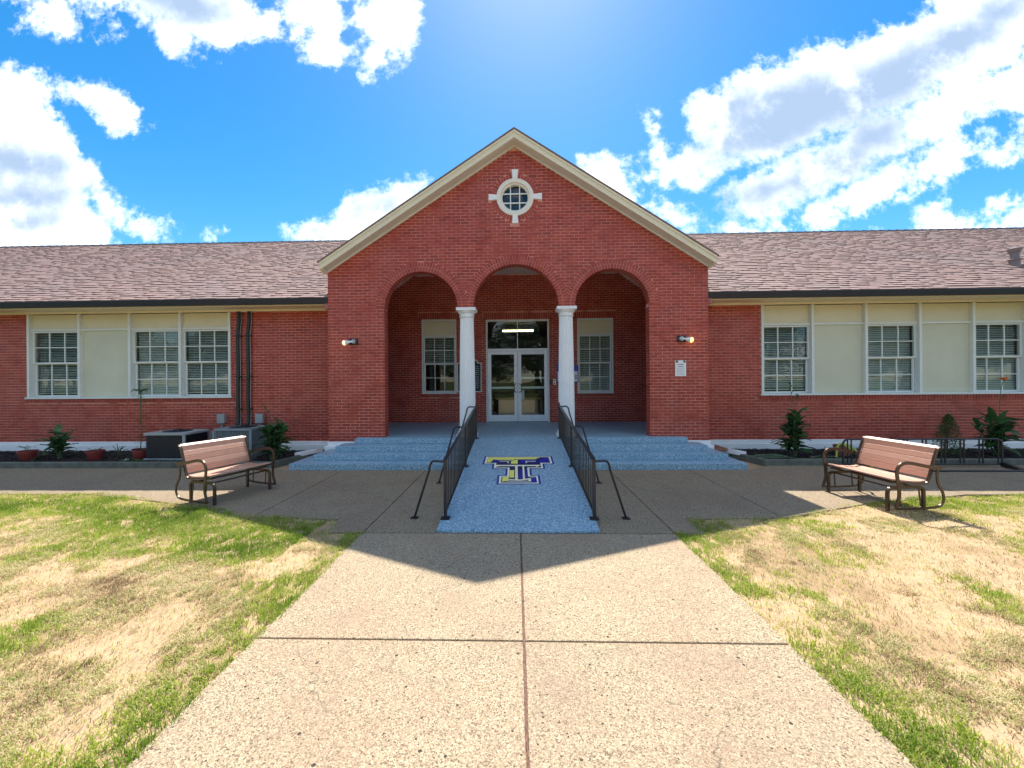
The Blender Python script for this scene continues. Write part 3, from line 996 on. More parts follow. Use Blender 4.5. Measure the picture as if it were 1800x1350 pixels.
# --- wing walls
BANKS = {-1: (-12.31, -7.07, 1.375, [-10.96, -9.655, -8.36]), 1: (5.85, 13.15, 1.345, [7.05, 8.29, 9.53, 10.75, 11.95])}
WTOP = 3.55
for sgn in (-1, 1):
    x0, x1, zs, mull = BANKS[sgn]
    s_in, s_out = 4.262, 21.9

    def wspans(za, zb, sgn=sgn, x0=x0, x1=x1, zs=zs):
        sp = [(-15.5, -s_in)] if sgn < 0 else [(s_in, 15.5)]
        if zb > zs: sp = cut(sp, x0, x1)
        elif zb > zs - 0.10: sp = cut(sp, x0 - .1, x1 + .1)
        return sp
    F_w = lambda s, z, d: (s, YW - d, z)
    lay(wspans, 0.305, WTOP, F_w, phase=0.04)
    soldiers(x0 - .09, x1 + .09, zs - .095, zs - .006, F_w, proud=0.022, depth=0.04)
    b = MB()
    xs = sorted((sgn * s_in, sgn * 22.0))
    b.poly([(xs[0], 0), (xs[1], 0), (xs[1], 3.58), (xs[0], 3.58)], [[(x0, zs), (x1, zs), (x1, WTOP), (x0, WTOP)]], xz(YW), 0.005, 0.24)
    part(b, 'wing_wall', M['mortar'])
    # white base band
    b = MB()
    b.box(xs[0] + (0.1 if sgn > 0 else 0), xs[1] - (0.1 if sgn < 0 else 0), YW - 0.075, YW + .005, 0.0, 0.215)
    b.box(xs[0] + (0.1 if sgn > 0 else 0), xs[1] - (0.1 if sgn < 0 else 0), YW - 0.042, YW + .006, 0.2155, 0.296)
    part(b, 'base_band', M['white'], bevel=0.012)
    # pier plinth
    b = MB()
    px = sorted((sgn * 2.99, sgn * 4.285))
    b.box(px[0], px[1], YF - 0.02, YF + .72, 0.30, 0.392)
    px = sorted((sgn * 2.99, sgn * 4.335))
    b.box(px[0], px[1], YF - 0.07, YF + .70, 0.0, 0.299)
    part(b, 'pier_plinth', M['white'], bevel=0.01)
    # shell behind (rear and end wall)
    b = MB(); b.box(min(sgn * .01, sgn * 22.1), max(sgn * .01, sgn * 22.1), 19.0, 19.2, 0, 3.9)
    b.box(min(sgn * 22.0, sgn * 22.2), max(sgn * 22.0, sgn * 22.2), YW, 19, 0, 3.7)
    b.poly([(9.2, 3.7), (18.6, 3.7), (13.9, 6.65)], [], lambda a, c, d, sgn=sgn: (sgn * (22.0 + d), a, c), 0, .15)
    part(b, 'rear_wall', M['mortar'])
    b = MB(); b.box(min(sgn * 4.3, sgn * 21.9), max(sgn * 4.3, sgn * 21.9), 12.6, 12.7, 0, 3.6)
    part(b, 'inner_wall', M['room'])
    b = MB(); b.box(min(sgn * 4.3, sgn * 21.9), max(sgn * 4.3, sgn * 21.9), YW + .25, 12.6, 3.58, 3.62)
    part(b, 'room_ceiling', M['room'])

# single bricks of the two piers, nearest to the viewer
sb = MB(); sb.box(-(BL - JT) / 2, (BL - JT) / 2, 0, 0.032, -(CH - JT) / 2, (CH - JT) / 2)
sbo = sb.build('brick', M['brick'], None)
md = sbo.modifiers.new('b', 'BEVEL'); md.width = 0.0022; md.segments = 1
dg = bpy.context.evaluated_depsgraph_get()
bme = bpy.data.meshes.new_from_object(sbo.evaluated_get(dg)); bme.name = 'brick'
bpy.data.objects.remove(sbo)
for p in solo:
    o = share('brick', bme, Matrix.Translation((p[0], p[1] - YF, p[2])) @ Matrix.Rotation(random.uniform(-.003, .003), 4, 'X'), front_wall)
    o.matrix_parent_inverse = Matrix.Identity(4)
    o.location = (p[0], p[1], p[2])
o = part(bricks, 'brickwork', M['brick'], tint=True, fix=False); tag(o, kind='stuff')

# --- round window
b = MB()
ro = arc(WIN, 0.415, 0, 360, 56)[:-1]; ri = arc(WIN, 0.33, 0, 360, 56)[:-1]; rg = arc(WIN, 0.288, 0, 360, 56)[:-1]
b.poly(ro, [ri], xz(YF), -0.035, 0.12)
b.poly(arc(WIN, 0.329, 0, 360, 56)[:-1], [rg], xz(YF), 0.005, 0.10)
rw = part(b, 'round_window', M['ring'], bevel=0.008)
b = MB()
for s in (-.103, .103):
    hh = math.sqrt(.289 ** 2 - s * s)
    b.box(WIN[0] + s - .011, WIN[0] + s + .011, YF + .05, YF + .075, WIN[1] - hh, WIN[1] + hh)
    b.box(WIN[0] - hh, WIN[0] + hh, YF + .046, YF + .071, WIN[1] + s - .011, WIN[1] + s + .011)
adopt(b.build('muntin', M['white']), rw)
b = MB(); b.poly(arc(WIN, 0.289, 0, 360, 40)[:-1], [], xz(YF), 0.08, 0.086)
adopt(b.build('pane', M['glass']), rw)
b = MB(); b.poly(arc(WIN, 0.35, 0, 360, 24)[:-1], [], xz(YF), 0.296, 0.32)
adopt(b.build('backing_board', M['room']), rw)
for (ang, r0, r1) in ((90, .40, .612), (0, .40, .60), (180, .40, .592), (270, .40, .59)):
    t = R(ang); e = (math.cos(t), math.sin(t)); f = (-e[1], e[0])
    P = lambda r, h: (WIN[0] + e[0] * r + f[0] * h, WIN[1] + e[1] * r + f[1] * h)
    b = MB(); b.poly([P(r0, -.052), P(r1, -.072), P(r1, .072), P(r0, .052)], [], xz(YF), -0.045, 0.03)
    part(b, 'keystone', M['white'], bevel=0.006)


# --- columns
def column(cx):
    cy = YF + 0.16
    b = MB()
    N = 20
    prof = []
    for i in range(15):
        t = i / 14
        prof.append((0.183 - 0.030 * t ** 1.6, FLOOR + 0.13 + (SPR - 0.20 - FLOOR - 0.13) * t))
    b.lathe([(r, z) for r, z in prof], (cx, cy, 0), seg=N * 8, rfun=lambda t, h: 1 - 0.085 * math.sqrt(max(0, abs(math.sin(N * t / 2)))))
    sh = part(b, 'column', M['white'])
    b = MB()
    b.lathe([(0.158, SPR - .215), (0.172, SPR - .205), (0.172, SPR - .185), (0.160, SPR - .18), (0.163, SPR - .13), (0.185, SPR - .12), (0.205, SPR - .09), (0.217, SPR - .07)], (cx, cy, 0), 40)
    b.box(cx - .218, cx + .218, cy - .218, cy + .218, SPR - .069, SPR - .004)
    adopt(b.build('capital', M['white'], smooth=True), sh)
    b = MB()
    b.lathe([(0.185, FLOOR + .14), (0.20, FLOOR + .125), (0.215, FLOOR + .10), (0.215, FLOOR + .07), (0.20, FLOOR + .05)][::-1], (cx, cy, 0), 40)
    b.box(cx - .225, cx + .225, cy - .225, cy + .225, FLOOR + .001, FLOOR + .05)
    adopt(b.build('base', M['white'], smooth=True), sh)


column(-1.112); column(1.145)

# --- porch ceiling, attic
b = MB(); b.poly([(-4.0, 4.36), (-3.12, 4.99), (3.12, 4.99), (4.0, 4.36), (4.0, 4.41), (3.14, 5.03), (-3.14, 5.03), (-4.0, 4.41)], [], xz(YF), .252, YB - YF + .004)
part(b, 'porch_ceiling', M['soffit'])

# --- gable roof, rake boards, soffit
SL2 = 0.653; AZ = 7.185
b = MB()
for sgn in (-1, 1):
    X1 = 4.33
    b.quad8([(0, 8.47, AZ), (sgn * X1, 8.47, AZ - SL2 * X1), (sgn * X1, 15.5, AZ - SL2 * X1), (0, 15.5, AZ),
             (0, 8.47, AZ + .035), (sgn * (X1 + .015), 8.47, AZ - SL2 * X1 + .022), (sgn * (X1 + .015), 15.5, AZ - SL2 * X1 + .022), (0, 15.5, AZ + .035)])
b.poly([(-4.2, 4.0), (4.2, 4.0), (0, 7.1)], [], xz(15.2), 0, .2)
o = part(b, 'gable_roof', M['shingle'], tint=True)
for sgn in (-1, 1):
    X1 = 4.31
    b = MB(); z0, z1 = AZ - .003, AZ - SL2 * X1 - .003
    b.quad8([(0, 8.50, z0 - .165), (sgn * X1, 8.50, z1 - .165), (sgn * X1, 8.535, z1 - .165), (0, 8.535, z0 - .165),
             (0, 8.50, z0), (sgn * X1, 8.50, z1), (sgn * X1, 8.535, z1), (0, 8.535, z0)])
    b.quad8([(0, 8.482, z0 - .05), (sgn * X1, 8.482, z1 - .05), (sgn * X1, 8.4995, z1 - .05), (0, 8.4995, z0 - .05),
             (0, 8.482, z0), (sgn * X1, 8.482, z1), (sgn * X1, 8.4995, z1), (0, 8.4995, z0)])
    part(b, 'rake_board', M['cream'])
    b = MB()
    s0, s1 = GZ0 + .02, GZ0 + .02 - .648 * 4.31
    b.quad8([(0, 8.536, s0 - .01), (sgn * X1, 8.536, s1 - .01), (sgn * X1, YF + .008, s1 - .01), (0, YF + .008, s0 - .01),
             (0, 8.536, s0 + .012), (sgn * X1, 8.536, s1 + .012), (sgn * X1, YF + .008, s1 + .012), (0, YF + .008, s0 + .012)])
    part(b, 'rake_soffit', M['soffit'])
    b = MB()
    b.quad8([(0, YF - .03, s0 - .045), (sgn * 4.27, YF - .03, s1 - .019), (sgn * 4.27, YF - .001, s1 - .019), (0, YF - .001, s0 - .045),
             (0, YF - .03, s0 - .011), (sgn * 4.27, YF - .03, s1 + .015), (sgn * 4.27, YF - .001, s1 + .015), (0, YF - .001, s0 - .011)])
    part(b, 'rake_moulding', M['soffit'])
    # eave end box
    b = MB()
    xa, xb = sorted((sgn * 4.255, sgn * 4.31))
    b.box(xa, xb, 8.54, 10.4, z1 - .17, z1 - .02)
    part(b, 'eave_return', M['cream'])

# --- wing roofs
EY, EZ, PITCH, RY = 8.85, 3.685, 0.62, 13.9


def rz_(y): return EZ + PITCH * (y - EY)


for sgn in (-1, 1):
    b = MB()
    vy = EY + ((AZ - SL2 * 4.33) - EZ) / PITCH
    xv = (AZ - rz_(RY)) / SL2
    P3 = lambda a, c, d, sgn=sgn: (sgn * a, c, rz_(c) + d)
    b.poly([(4.27, EY), (22.4, EY), (22.4, RY), (xv, RY), (4.27, vy)], [], P3, -0.05, 0.0)
    b.quad8([(sgn * .3, RY, rz_(RY) - .05), (sgn * 22.4, RY, rz_(RY) - .05), (sgn * 22.4, 19.5, rz_(RY) - 3.5), (sgn * .3, 19.5, rz_(RY) - 3.5),
             (sgn * .3, RY, rz_(RY)), (sgn * 22.4, RY, rz_(RY)), (sgn * 22.4, 19.5, rz_(RY) - 3.45), (sgn * .3, 19.5, rz_(RY) - 3.45)])
    roof = part(b, 'wing_roof', M['shingle'], tint=True)
    s = MB()
    ca = 1 / math.sqrt(1 + PITCH ** 2); sa = PITCH * ca
    nc = int((RY - EY) / ca / 0.14)
    Np = Vector((0, -sa, ca))
    for k in range(nc + 1):
        y0 = EY - .012 + k * 0.14 * ca
        x = 4.27 - random.random() * .3
        while x < 20.5:
            wd = random.choice((0.08, 0.10, 0.13, 0.16, 0.20))
            xa, xb = x, x + wd
            x = xb
            yb = y0 + .165 * ca
            if yb > RY: yb = RY
            xin = 4.275 if y0 < vy else (AZ - rz_(y0)) / SL2 - .02
            if xb < xin: 
                if x < xin - .5: x = xin - .3
                continue
            xa = max(xa, xin)
            th = random.choice((0.011, 0.012, 0.022, 0.024))
            s.ct = min(1, max(0, random.gauss(.62 if th > .02 else .56, .045)))
            yl = y0 - random.random() * .004
            q = []
            for (yy_, dd) in ((yl, 0.0), (yb, 0.0), (yl, th + .004), (yb, .003)):
                for xx in (xa, xb):
                    q.append(Vector((sgn * xx, yy_, rz_(yy_))) + Np * dd)
            s.quad8([q[0], q[1], q[3], q[2], q[4], q[5], q[7], q[6]])
    o = s.build('shingles', M['shingle'], None, tint=True, fix=False)
    adopt(o, roof); tag(o, kind='stuff')
    b = MB()
    # ridge cap
    for k in range(75):
        xa = .5 + k * .28
        b.quad8([(sgn * xa, RY - .13, rz_(RY) - .06), (sgn * (xa + .3), RY - .13, rz_(RY) - .06), (sgn * (xa + .3), RY, rz_(RY)), (sgn * xa, RY, rz_(RY)),
                 (sgn * xa, RY - .13, rz_(RY) - .045), (sgn * (xa + .3), RY - .13, rz_(RY) - .055), (sgn * (xa + .3), RY, rz_(RY) + .02), (sgn * xa, RY, rz_(RY) + .035)])
    o = b.build('ridge_vent', M['gutter'], None); adopt(o, roof); tag(o, kind='stuff')
    # gutter
    b = MB()
    prof = [(8.93, 3.675), (8.825, 3.675), (8.82, 3.66), (8.835, 3.60), (8.85, 3.545), (8.93, 3.545)]
    prof = [(8.93, 3.672), (8.815, 3.672), (8.815, 3.655), (8.835, 3.59), (8.85, 3.542), (8.93, 3.542)]
    xs = sorted((sgn * 4.27, sgn * 22.3))
    b.poly(prof, [], lambda a, c, d: (d, a, c), xs[0], xs[1])
    part(b, 'gutter', M['gutter'], bevel=0.004)
    # fascia and soffit
    b = MB(); b.box(xs[0] + (.08 if sgn > 0 else 0), xs[1] - (.08 if sgn < 0 else 0), 8.932, 8.96, 3.52, 3.66)
    b.box(xs[0] + (.08 if sgn > 0 else 0), xs[1] - (.08 if sgn < 0 else 0), 8.962, YW - .001, 3.553, 3.575)
    b.box(xs[0] + (.08 if sgn > 0 else 0), xs[1] - (.08 if sgn < 0 else 0), YW - .045, YW - .002, 3.505, 3.552)
    part(b, 'soffit', M['cream'])
    # small pink return block beside the pier and the downspout
    b = MB()
    xs = sorted((sgn * 4.272, sgn * 4.36))
    b.box(xs[0], xs[1], 8.84, 9.52, 3.42, 3.54)
    xs = sorted((sgn * 4.275, sgn * 4.345))
    b.box(xs[0], xs[1], 9.42, 9.505, 0.13, 3.42)
    part(b, 'downspout', M['pink'], bevel=0.006)

# --- roof vent pipe and flashing
b = MB()
vx, vy_ = 12.50, 10.2
vz = rz_(vy_)
b.lathe([(.10, -.1), (.10, .12), (.13, .14), (.13, .155), (.085, .17), (.085, .32), (.115, .34), (.115, .37), (.135, .40), (.135, .42), (.03, .46)], (vx, vy_, vz), 20)
o = part(b, 'roof_vent', M['flash'], smooth=True)
b = MB(); b.tube([(vx + .06, vy_ - .1, vz - .03), (vx + .7, vy_ - .35, rz_(vy_ - .35) + .03), (vx + 2.4, vy_ - .75, rz_(vy_ - .75) + .03)], .03, 8)
part(b, 'conduit', M['flash'], smooth=True)


# --- windows
def sash(b, x0, x1, z0, z1, yf, fr=0.04, cols=3, rows=2, mun=0.022):
    """returns pane rects"""
    b.box(x0, x1, yf, yf + .04, z0, z0 + fr); b.box(x0, x1, yf, yf + .04, z1 - fr, z1)
    b.box(x0, x0 + fr, yf, yf + .04, z0 + fr, z1 - fr); b.box(x1 - fr, x1, yf, yf + .04, z0 + fr, z1 - fr)
    a0, a1, c0, c1 = x0 + fr, x1 - fr, z0 + fr, z1 - fr
    pw = (a1 - a0 - mun * (cols - 1)) / cols; ph = (c1 - c0 - mun * (rows - 1)) / rows
    panes = []
    for r in range(rows):
        for c in range(cols):
            panes.append((a0 + c * (pw + mun), a0 + c * (pw + mun) + pw, c0 + r * (ph + mun), c0 + r * (ph + mun) + ph, yf + .02))
    return panes, [(a0 + pw * (i + 1) + mun * i, c0, c1, 'v') for i in range(cols - 1)], [(c0 + ph * (j + 1) + mun * j, a0, a1, 'h') for j in range(rows - 1)]


def window(x0, x1, z0, z1, yf, blind_to=None, tilt=25, bmat=None, msill=True, gap=0.043):
    """double-hung sash window filling the opening; part of the building"""
    b = MB()
    zm = (z0 + z1) / 2 + .005
    pu, vu, hu = sash(b, x0, x1, zm, z1, yf + .03)
    pl, vl, hl = sash(b, x0 + .004, x1 - .004, z0, zm + .03, yf + .072, fr=.045)
    win = part(b, 'window', M['trim'], bevel=0.004)
    mb = MB()
    for (vs, hs, yy_, mun) in ((vu, hu, yf + .038, .022), (vl, hl, yf + .080, .022)):
        for (x, a, c, _) in vs: mb.box(x, x + mun, yy_, yy_ + .02, a, c)
        for (z, a, c, _) in hs:
            mb.box(a, c, yy_ - .002, yy_ + .0185, z, z + mun)
    adopt(mb.build('muntin', M['trim']), win)
    for (a, c, d, e, yy_) in pu + pl:
        p = MB(); p.box(a - .004, c + .004, yy_ + .004, yy_ + .008, d - .004, e + .004)
        o = p.build('pane', M['glass']); adopt(o, win)
        
    bl = MB()
    zb = blind_to if blind_to is not None else z0 + .06
    z = z1 - .05
    yb = yf + .155
    while z > zb:
        tl = R(tilt + random.uniform(-4, 4))
        mt = Matrix.Translation(((x0 + x1) / 2, yb, z + random.uniform(-.001, .001))) @ Euler((tl, random.uniform(-.002, .002), 0)).to_matrix().to_4x4()
        bl.xbox((x1 - x0 - .05, .040, .0022), mt)
        z -= gap
    bl.box(x0 + .03, x1 - .03, yb - .02, yb + .02, zb - .03, zb - .008)
    for xx in (x0 + .2, x1 - .2): bl.box(xx - .002, xx + .002, yb - .022, yb - .0205, zb, z1)
    o = bl.build('blind_slats', bmat or M['blind']); adopt(o, win); tag(o, kind='stuff')
    return win


def frame_bar(name, mat, *a):
    b = MB(); b.box(*a)
    return part(b, name, mat, bevel=0.004)


for sgn in (-1, 1):
    x0, x1, zs, mull = BANKS[sgn]
    edges = [x0] + mull + [x1]
    kinds = 'WPWW' if sgn < 0 else 'WPWPWP'
    HEAD = 3.10 if sgn < 0 else 3.03
    # outer frame
    frame_bar('window_sill', M['trim'], x0 - .03, x1 + .03, YW - .055, YW + .16, zs, zs + .045)
    for i, xm in enumerate(edges):
        wd = .03 if i in (0, len(edges) - 1) else .032
        cx = xm + (wd if i == 0 else (-wd if i == len(edges) - 1 else 0))
        frame_bar('mullion', M['trim'], cx - wd, cx + wd, YW - .03, YW + .15, zs + .046, 3.50)
    for i, kd in enumerate(kinds):
        a = edges[i] + (.061 if i == 0 else .033); c = edges[i + 1] - (.061 if i == len(kinds) - 1 else .033)
        b = MB(); b.box(a, c, YW + .06, YW + .08, HEAD + .04, 3.50); part(b, 'infill_panel', M['panel_top'])
        frame_bar('transom_bar', M['trim'], a, c, YW + .012, YW + .14, HEAD - .012, HEAD + .038)
        if kd == 'P':
            b = MB(); b.box(a, c, YW + .055, YW + .075, zs + .046, HEAD - .013); part(b, 'infill_panel', M['panel'])
        else:
            tl = {0: 34, 2: 48, 3: 36, 4: 42}.get(i, 40)
            window(a, c, zs + .047, HEAD - .014, YW + .02, tilt=tl, blind_to=zs + (.16 if i in (0, 3) else .10))
    # open dark sides behind infills
for k, (a, c, z0, z1) in enumerate(PW):
    frame_bar('window_sill', M['trim'], a, c, YB - .03, YB + .14, z0, z0 + .045)
    frame_bar('window_frame', M['trim'], a, a + .045, YB - .012, YB + .14, z0 + .046, z1)
    frame_bar('window_frame', M['trim'], c - .045, c, YB - .012, YB + .14, z0 + .046, z1)
    frame_bar('window_frame', M['trim'], a + .046, c - .046, YB - .012, YB + .14, z1 - .05, z1 - .001)
    hd = 3.14
    frame_bar('transom_bar', M['trim'], a + .046, c - .046, YB + .0, YB + .14, hd - .02, hd + .02)
    b = MB(); b.box(a + .046, c - .046, YB + .05, YB + .07, hd + .021, z1 - .051); part(b, 'infill_panel', M['panel_top'])
    window(a + .047, c - .047, z0 + .047, hd - .021, YB + .015, blind_to=(2.33 if k == 0 else None), tilt=(40 if k == 0 else 58), gap=.055)

# --- entrance doors
dx0, dx1, dzt = DOOR
cxm = (dx0 + dx1) / 2
dy = YB + 0.03
frame_bar('door_frame', M['trim'], dx0, dx0 + .045, YB - .015, YB + .16, FLOOR - .004, dzt)
frame_bar('door_frame', M['trim'], dx1 - .045, dx1, YB - .015, YB + .16, FLOOR - .004, dzt)
frame_bar('door_frame', M['alu'], dx0 + .046, dx1 - .046, YB - .005, YB + .15, dzt - .05, dzt - .001)
frame_bar('door_frame', M['alu'], dx0 + .046, dx1 - .046, YB - .005, YB + .15, 2.655, 2.725)
frame_bar('door_frame', M['alu'], cxm - .012, cxm + .012, YB + .01, YB + .10, 2.726, dzt - .051)
for (a, c) in ((dx0 + .047, cxm - .013), (cxm + .013, dx1 - .047)):
    b = MB(); b.box(a, c, YB + .05, YB + .056, 2.727, dzt - .052); part(b, 'transom_pane', M['glass'])
for k, (a, c) in enumerate(((dx0 + .048, cxm - .004), (cxm + .004, dx1 - .048))):
    b = MB()
    z0, z1 = FLOOR + .012, 2.652
    st = .105
    b.box(a, a + st, dy, dy + .045, z0, z1); b.box(c - st, c, dy, dy + .045, z0, z1)
    b.box(a + st, c - st, dy, dy + .045, z0, z0 + .20); b.box(a + st, c - st, dy, dy + .045, z1 - .105, z1)
    door = part(b, 'door', M['alu'], bevel=0.005)
    b = MB(); b.box(a + st - .005, c - st + .005, dy + .02, dy + .027, z0 + .195, z1 - .10); adopt(b.build('door_pane', M['glass']), door)
    b = MB(); b.box(a + st, c - st, dy + .05, dy + .10, 1.50, 1.565); adopt(b.build('push_bar', M['alu'], bevel=.006), door)
    if k == 1:
        b = MB(); b.box(a + st, c - st, dy + .05, dy + .06, 1.80, 1.855); o = adopt(b.build('cross_strip', M['white']), door)
    hx = c - .045 if k == 0 else a + .045
    b = MB()
    s = 1 if k == 0 else -1
    b.tube(smooth_path([(hx, dy - .002, 1.66), (hx + s * .0, dy - .05, 1.655), (hx - s * .05, dy - .06, 1.62), (hx - s * .055, dy - .06, 1.50), (hx - s * .05, dy - .06, 1.43), (hx, dy - .05, 1.395), (hx, dy - .002, 1.39)], 4), .011, 8)
    adopt(b.build('handle', M['black'], smooth=True), door)
    b = MB(); b.lathe([(.022, -.012), (.022, 0)], (hx, dy - .001, 1.53), 16, 'Y'); adopt(b.build('lock', M['steel'], smooth=True), door)

# --- lobby shell
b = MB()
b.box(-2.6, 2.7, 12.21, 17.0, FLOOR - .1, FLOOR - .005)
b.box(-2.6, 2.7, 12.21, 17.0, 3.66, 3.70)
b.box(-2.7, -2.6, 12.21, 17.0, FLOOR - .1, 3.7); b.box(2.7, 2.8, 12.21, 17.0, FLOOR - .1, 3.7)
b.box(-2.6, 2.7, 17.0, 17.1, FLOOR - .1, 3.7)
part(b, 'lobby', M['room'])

# ================================================================== steps, porch floor, ramp
steps_spec = {
    -1: ('broad blue speckled steps left of the ramp, below the left pier', [(-4.53, 7.67, .1225), (-4.20, 7.98, .245), (-3.88, 8.29, .3675), (-3.59, 8.60, .489)]),
    1: ('broad blue speckled steps right of the ramp, below the right pier', [(4.44, 7.67, .1225), (4.24, 7.98, .245), (3.99, 8.29, .3675), (3.71, 8.60, .489)])}
for sgn, (lab, lst) in steps_spec.items():
    st = empty('entrance_steps', (sgn * 2.7, 7.67, 0))
    tag(st, lab, 'steps')
    for i, (xe, yf, z) in enumerate(lst):
        b = MB()
        xi = sgn * 0.95
        xs = sorted((xi, xe))
        yb = YF - .072 if i < 3 else YF - .001
        b.box(xs[0], xs[1], yf, yb, (0 if i == 0 else lst[i - 1][2]) + (.001 if i else -.01), z)
        o = b.build('step', M['blue'], None, bevel=0.010); o.parent = st; o.matrix_parent_inverse = Matrix.Translation((-sgn * 2.7, -7.67, 0))
# porch floor
b = MB()
b.poly([(-JAMB + .001, YF), (-.95, YF), (-.95, 8.625), (.95, 8.625), (.95, YF), (JAMB - .001, YF), (JAMB - .001, YF + .25), (3.999, YF + .25), (3.999, YB), (-3.999, YB), (-3.999, YF + .25), (-JAMB + .001, YF + .25)],
       [], lambda a, c, d: (a, c, d), 0.0, FLOOR)
o = b.build('porch_floor', M['blue']); tag(o, kind='structure')
# ramp
RX0, RX1, RY0, RY1 = -0.932, 0.948, 4.50, 8.62


def ramp_z(y): return 0.016 + (FLOOR - 0.016) * (y - RY0) / (RY1 - RY0)


ramp = empty('ramp', (0, RY0, 0)); tag(ramp, 'blue speckled ramp with a letter T emblem rising to the porch', 'ramp')
rinv = Matrix.Translation((0, -RY0, 0))
b = MB()
n = 60
rx = sorted([RX0 + (RX1 - RX0) * i / 40 for i in range(41)])
fr = [(x, RY0 + .012 * (vn - .5) + .015 * (abs(x / .94) ** 6)) for x, vn in zip(rx, vnoise(np.array(rx), np.zeros(41), 6, 3, 2))]
poly = fr + [(RX1, RY1), (RX0, RY1)]
b.poly(poly, [], lambda a, c, d: (a, c, -0.01 if d < .5 else ramp_z(c)), 0, 1)
o = b.build('ramp_slab', M['blue'], None, bevel=0.006); o.parent = ramp; o.matrix_parent_inverse = rinv


def on_ramp(layer):
    def f(a, c, d):
        return (a, c, ramp_z(c) + 0.0015 + 0.0012 * layer - (.0009 if d > .5 else 0))
    return f


def print_sheet(polys, mat, layer, name='letter_print'):
    for p in polys:
        b = MB(); b.poly(p, [], on_ramp(layer), 0, 1)
        o = b.build(name, mat, None); o.parent = ramp; o.matrix_parent_inverse = rinv


# letter T emblem: dark outline, pale line, then facets
LX = 0.030


def T_outline(d):
    """block T with a second, shorter cap and a foot, grown inwards by d"""
    y = lambda v, s: v + s * d
    R_ = [(0.622, 7.297, 1, 1), (0.627, 6.843, 1, -1), (0.450, 6.843, 1, -1), (0.450, 6.598, 1, -1), (0.214, 6.598, 1, -1), (0.214, 6.301, 1, 1), (0.337, 6.301, 1, 1), (0.337, 5.915, 1, -1)]
    pts = []
    for (x, yv, sx, sy) in R_:
        pts.append((LX + x - d, yv - sy * d))
    right = pts
    left = [(2 * LX - x, yv) for (x, yv) in reversed(pts)]
    return right + left


print_sheet([T_outline(0.0)], M['navy'], 0)
print_sheet([T_outline(0.032)], M['creamprint'], 1)
print_sheet([T_outline(0.066)], M['darknavy'], 2)
c0 = LX


def Q(*p): return [(c0 + a, v) for (a, v) in p]


print_sheet([
    Q((-.555, 7.215), (.40, 7.215), (.30, 7.10), (0.0, 7.10), (-.06, 7.13), (-.13, 7.02), (-.13, 6.99), (-.13, 6.86), (-.01, 6.86), (-.01, 7.085), (-.45, 7.085), (-.49, 6.93), (-.555, 6.92)),
    Q((-.145, 6.53), (-.07, 6.53), (-.07, 6.19), (-.145, 6.19)),
    Q((-.255, 6.225), (-.155, 6.225), (-.155, 6.07), (-.22, 6.03), (-.255, 6.01)),
], M['yellow'], 3)
print_sheet([
    Q((.02, 7.06), (.38, 7.06), (.50, 7.19), (.545, 7.19), (.555, 6.91), (.42, 6.91), (.33, 6.96), (.30, 6.96), (.22, 6.96), (.12, 6.92), (.02, 6.92)),
    Q((-.43, 7.06), (-.05, 7.06), (-.13, 6.98), (-.20, 7.0), (-.33, 7.0), (-.39, 6.93), (-.46, 6.93)),
    Q((.012, 6.53), (.06, 6.53), (.065, 6.13), (.012, 6.13)),
    Q((.105, 6.53), (.15, 6.53), (.15, 6.20), (.105, 6.20)),
    Q((.20, 6.20), (.275, 6.225), (.28, 5.985), (.19, 5.985)),
    Q((-.16, 6.005), (.17, 6.005), (.17, 6.035), (-.12, 6.035)),
], M['navy'], 3)
print_sheet([
    Q((-.335, 7.0), (-.17, 7.0), (-.17, 6.885), (-.19, 6.885), (-.19, 6.975), (-.335, 6.975)),
    Q((.13, 7.0), (.31, 7.0), (.31, 6.975), (.15, 6.975), (.15, 6.885), (.13, 6.885)),
    Q((-.385, 6.79), (.385, 6.79), (.34, 6.715), (.30, 6.675), (.30, 6.73), (-.33, 6.73), (-.385, 6.69)),
    Q((-.055, 6.72), (-.012, 6.72), (-.012, 6.10), (-.055, 6.10)),
    Q((.068, 6.72), (.098, 6.72), (.098, 6.12), (.068, 6.12)),
    Q((-.15, 6.125), (.02, 6.10), (.17, 6.16), (.28, 6.22), (.19, 6.16), (.19, 6.02), (-.19, 6.02), (-.19, 6.045), (.15, 6.045), (.15, 6.10), (.03, 6.06), (-.15, 6.075)),
], M['creamprint'], 4)

# ================================================================== railings


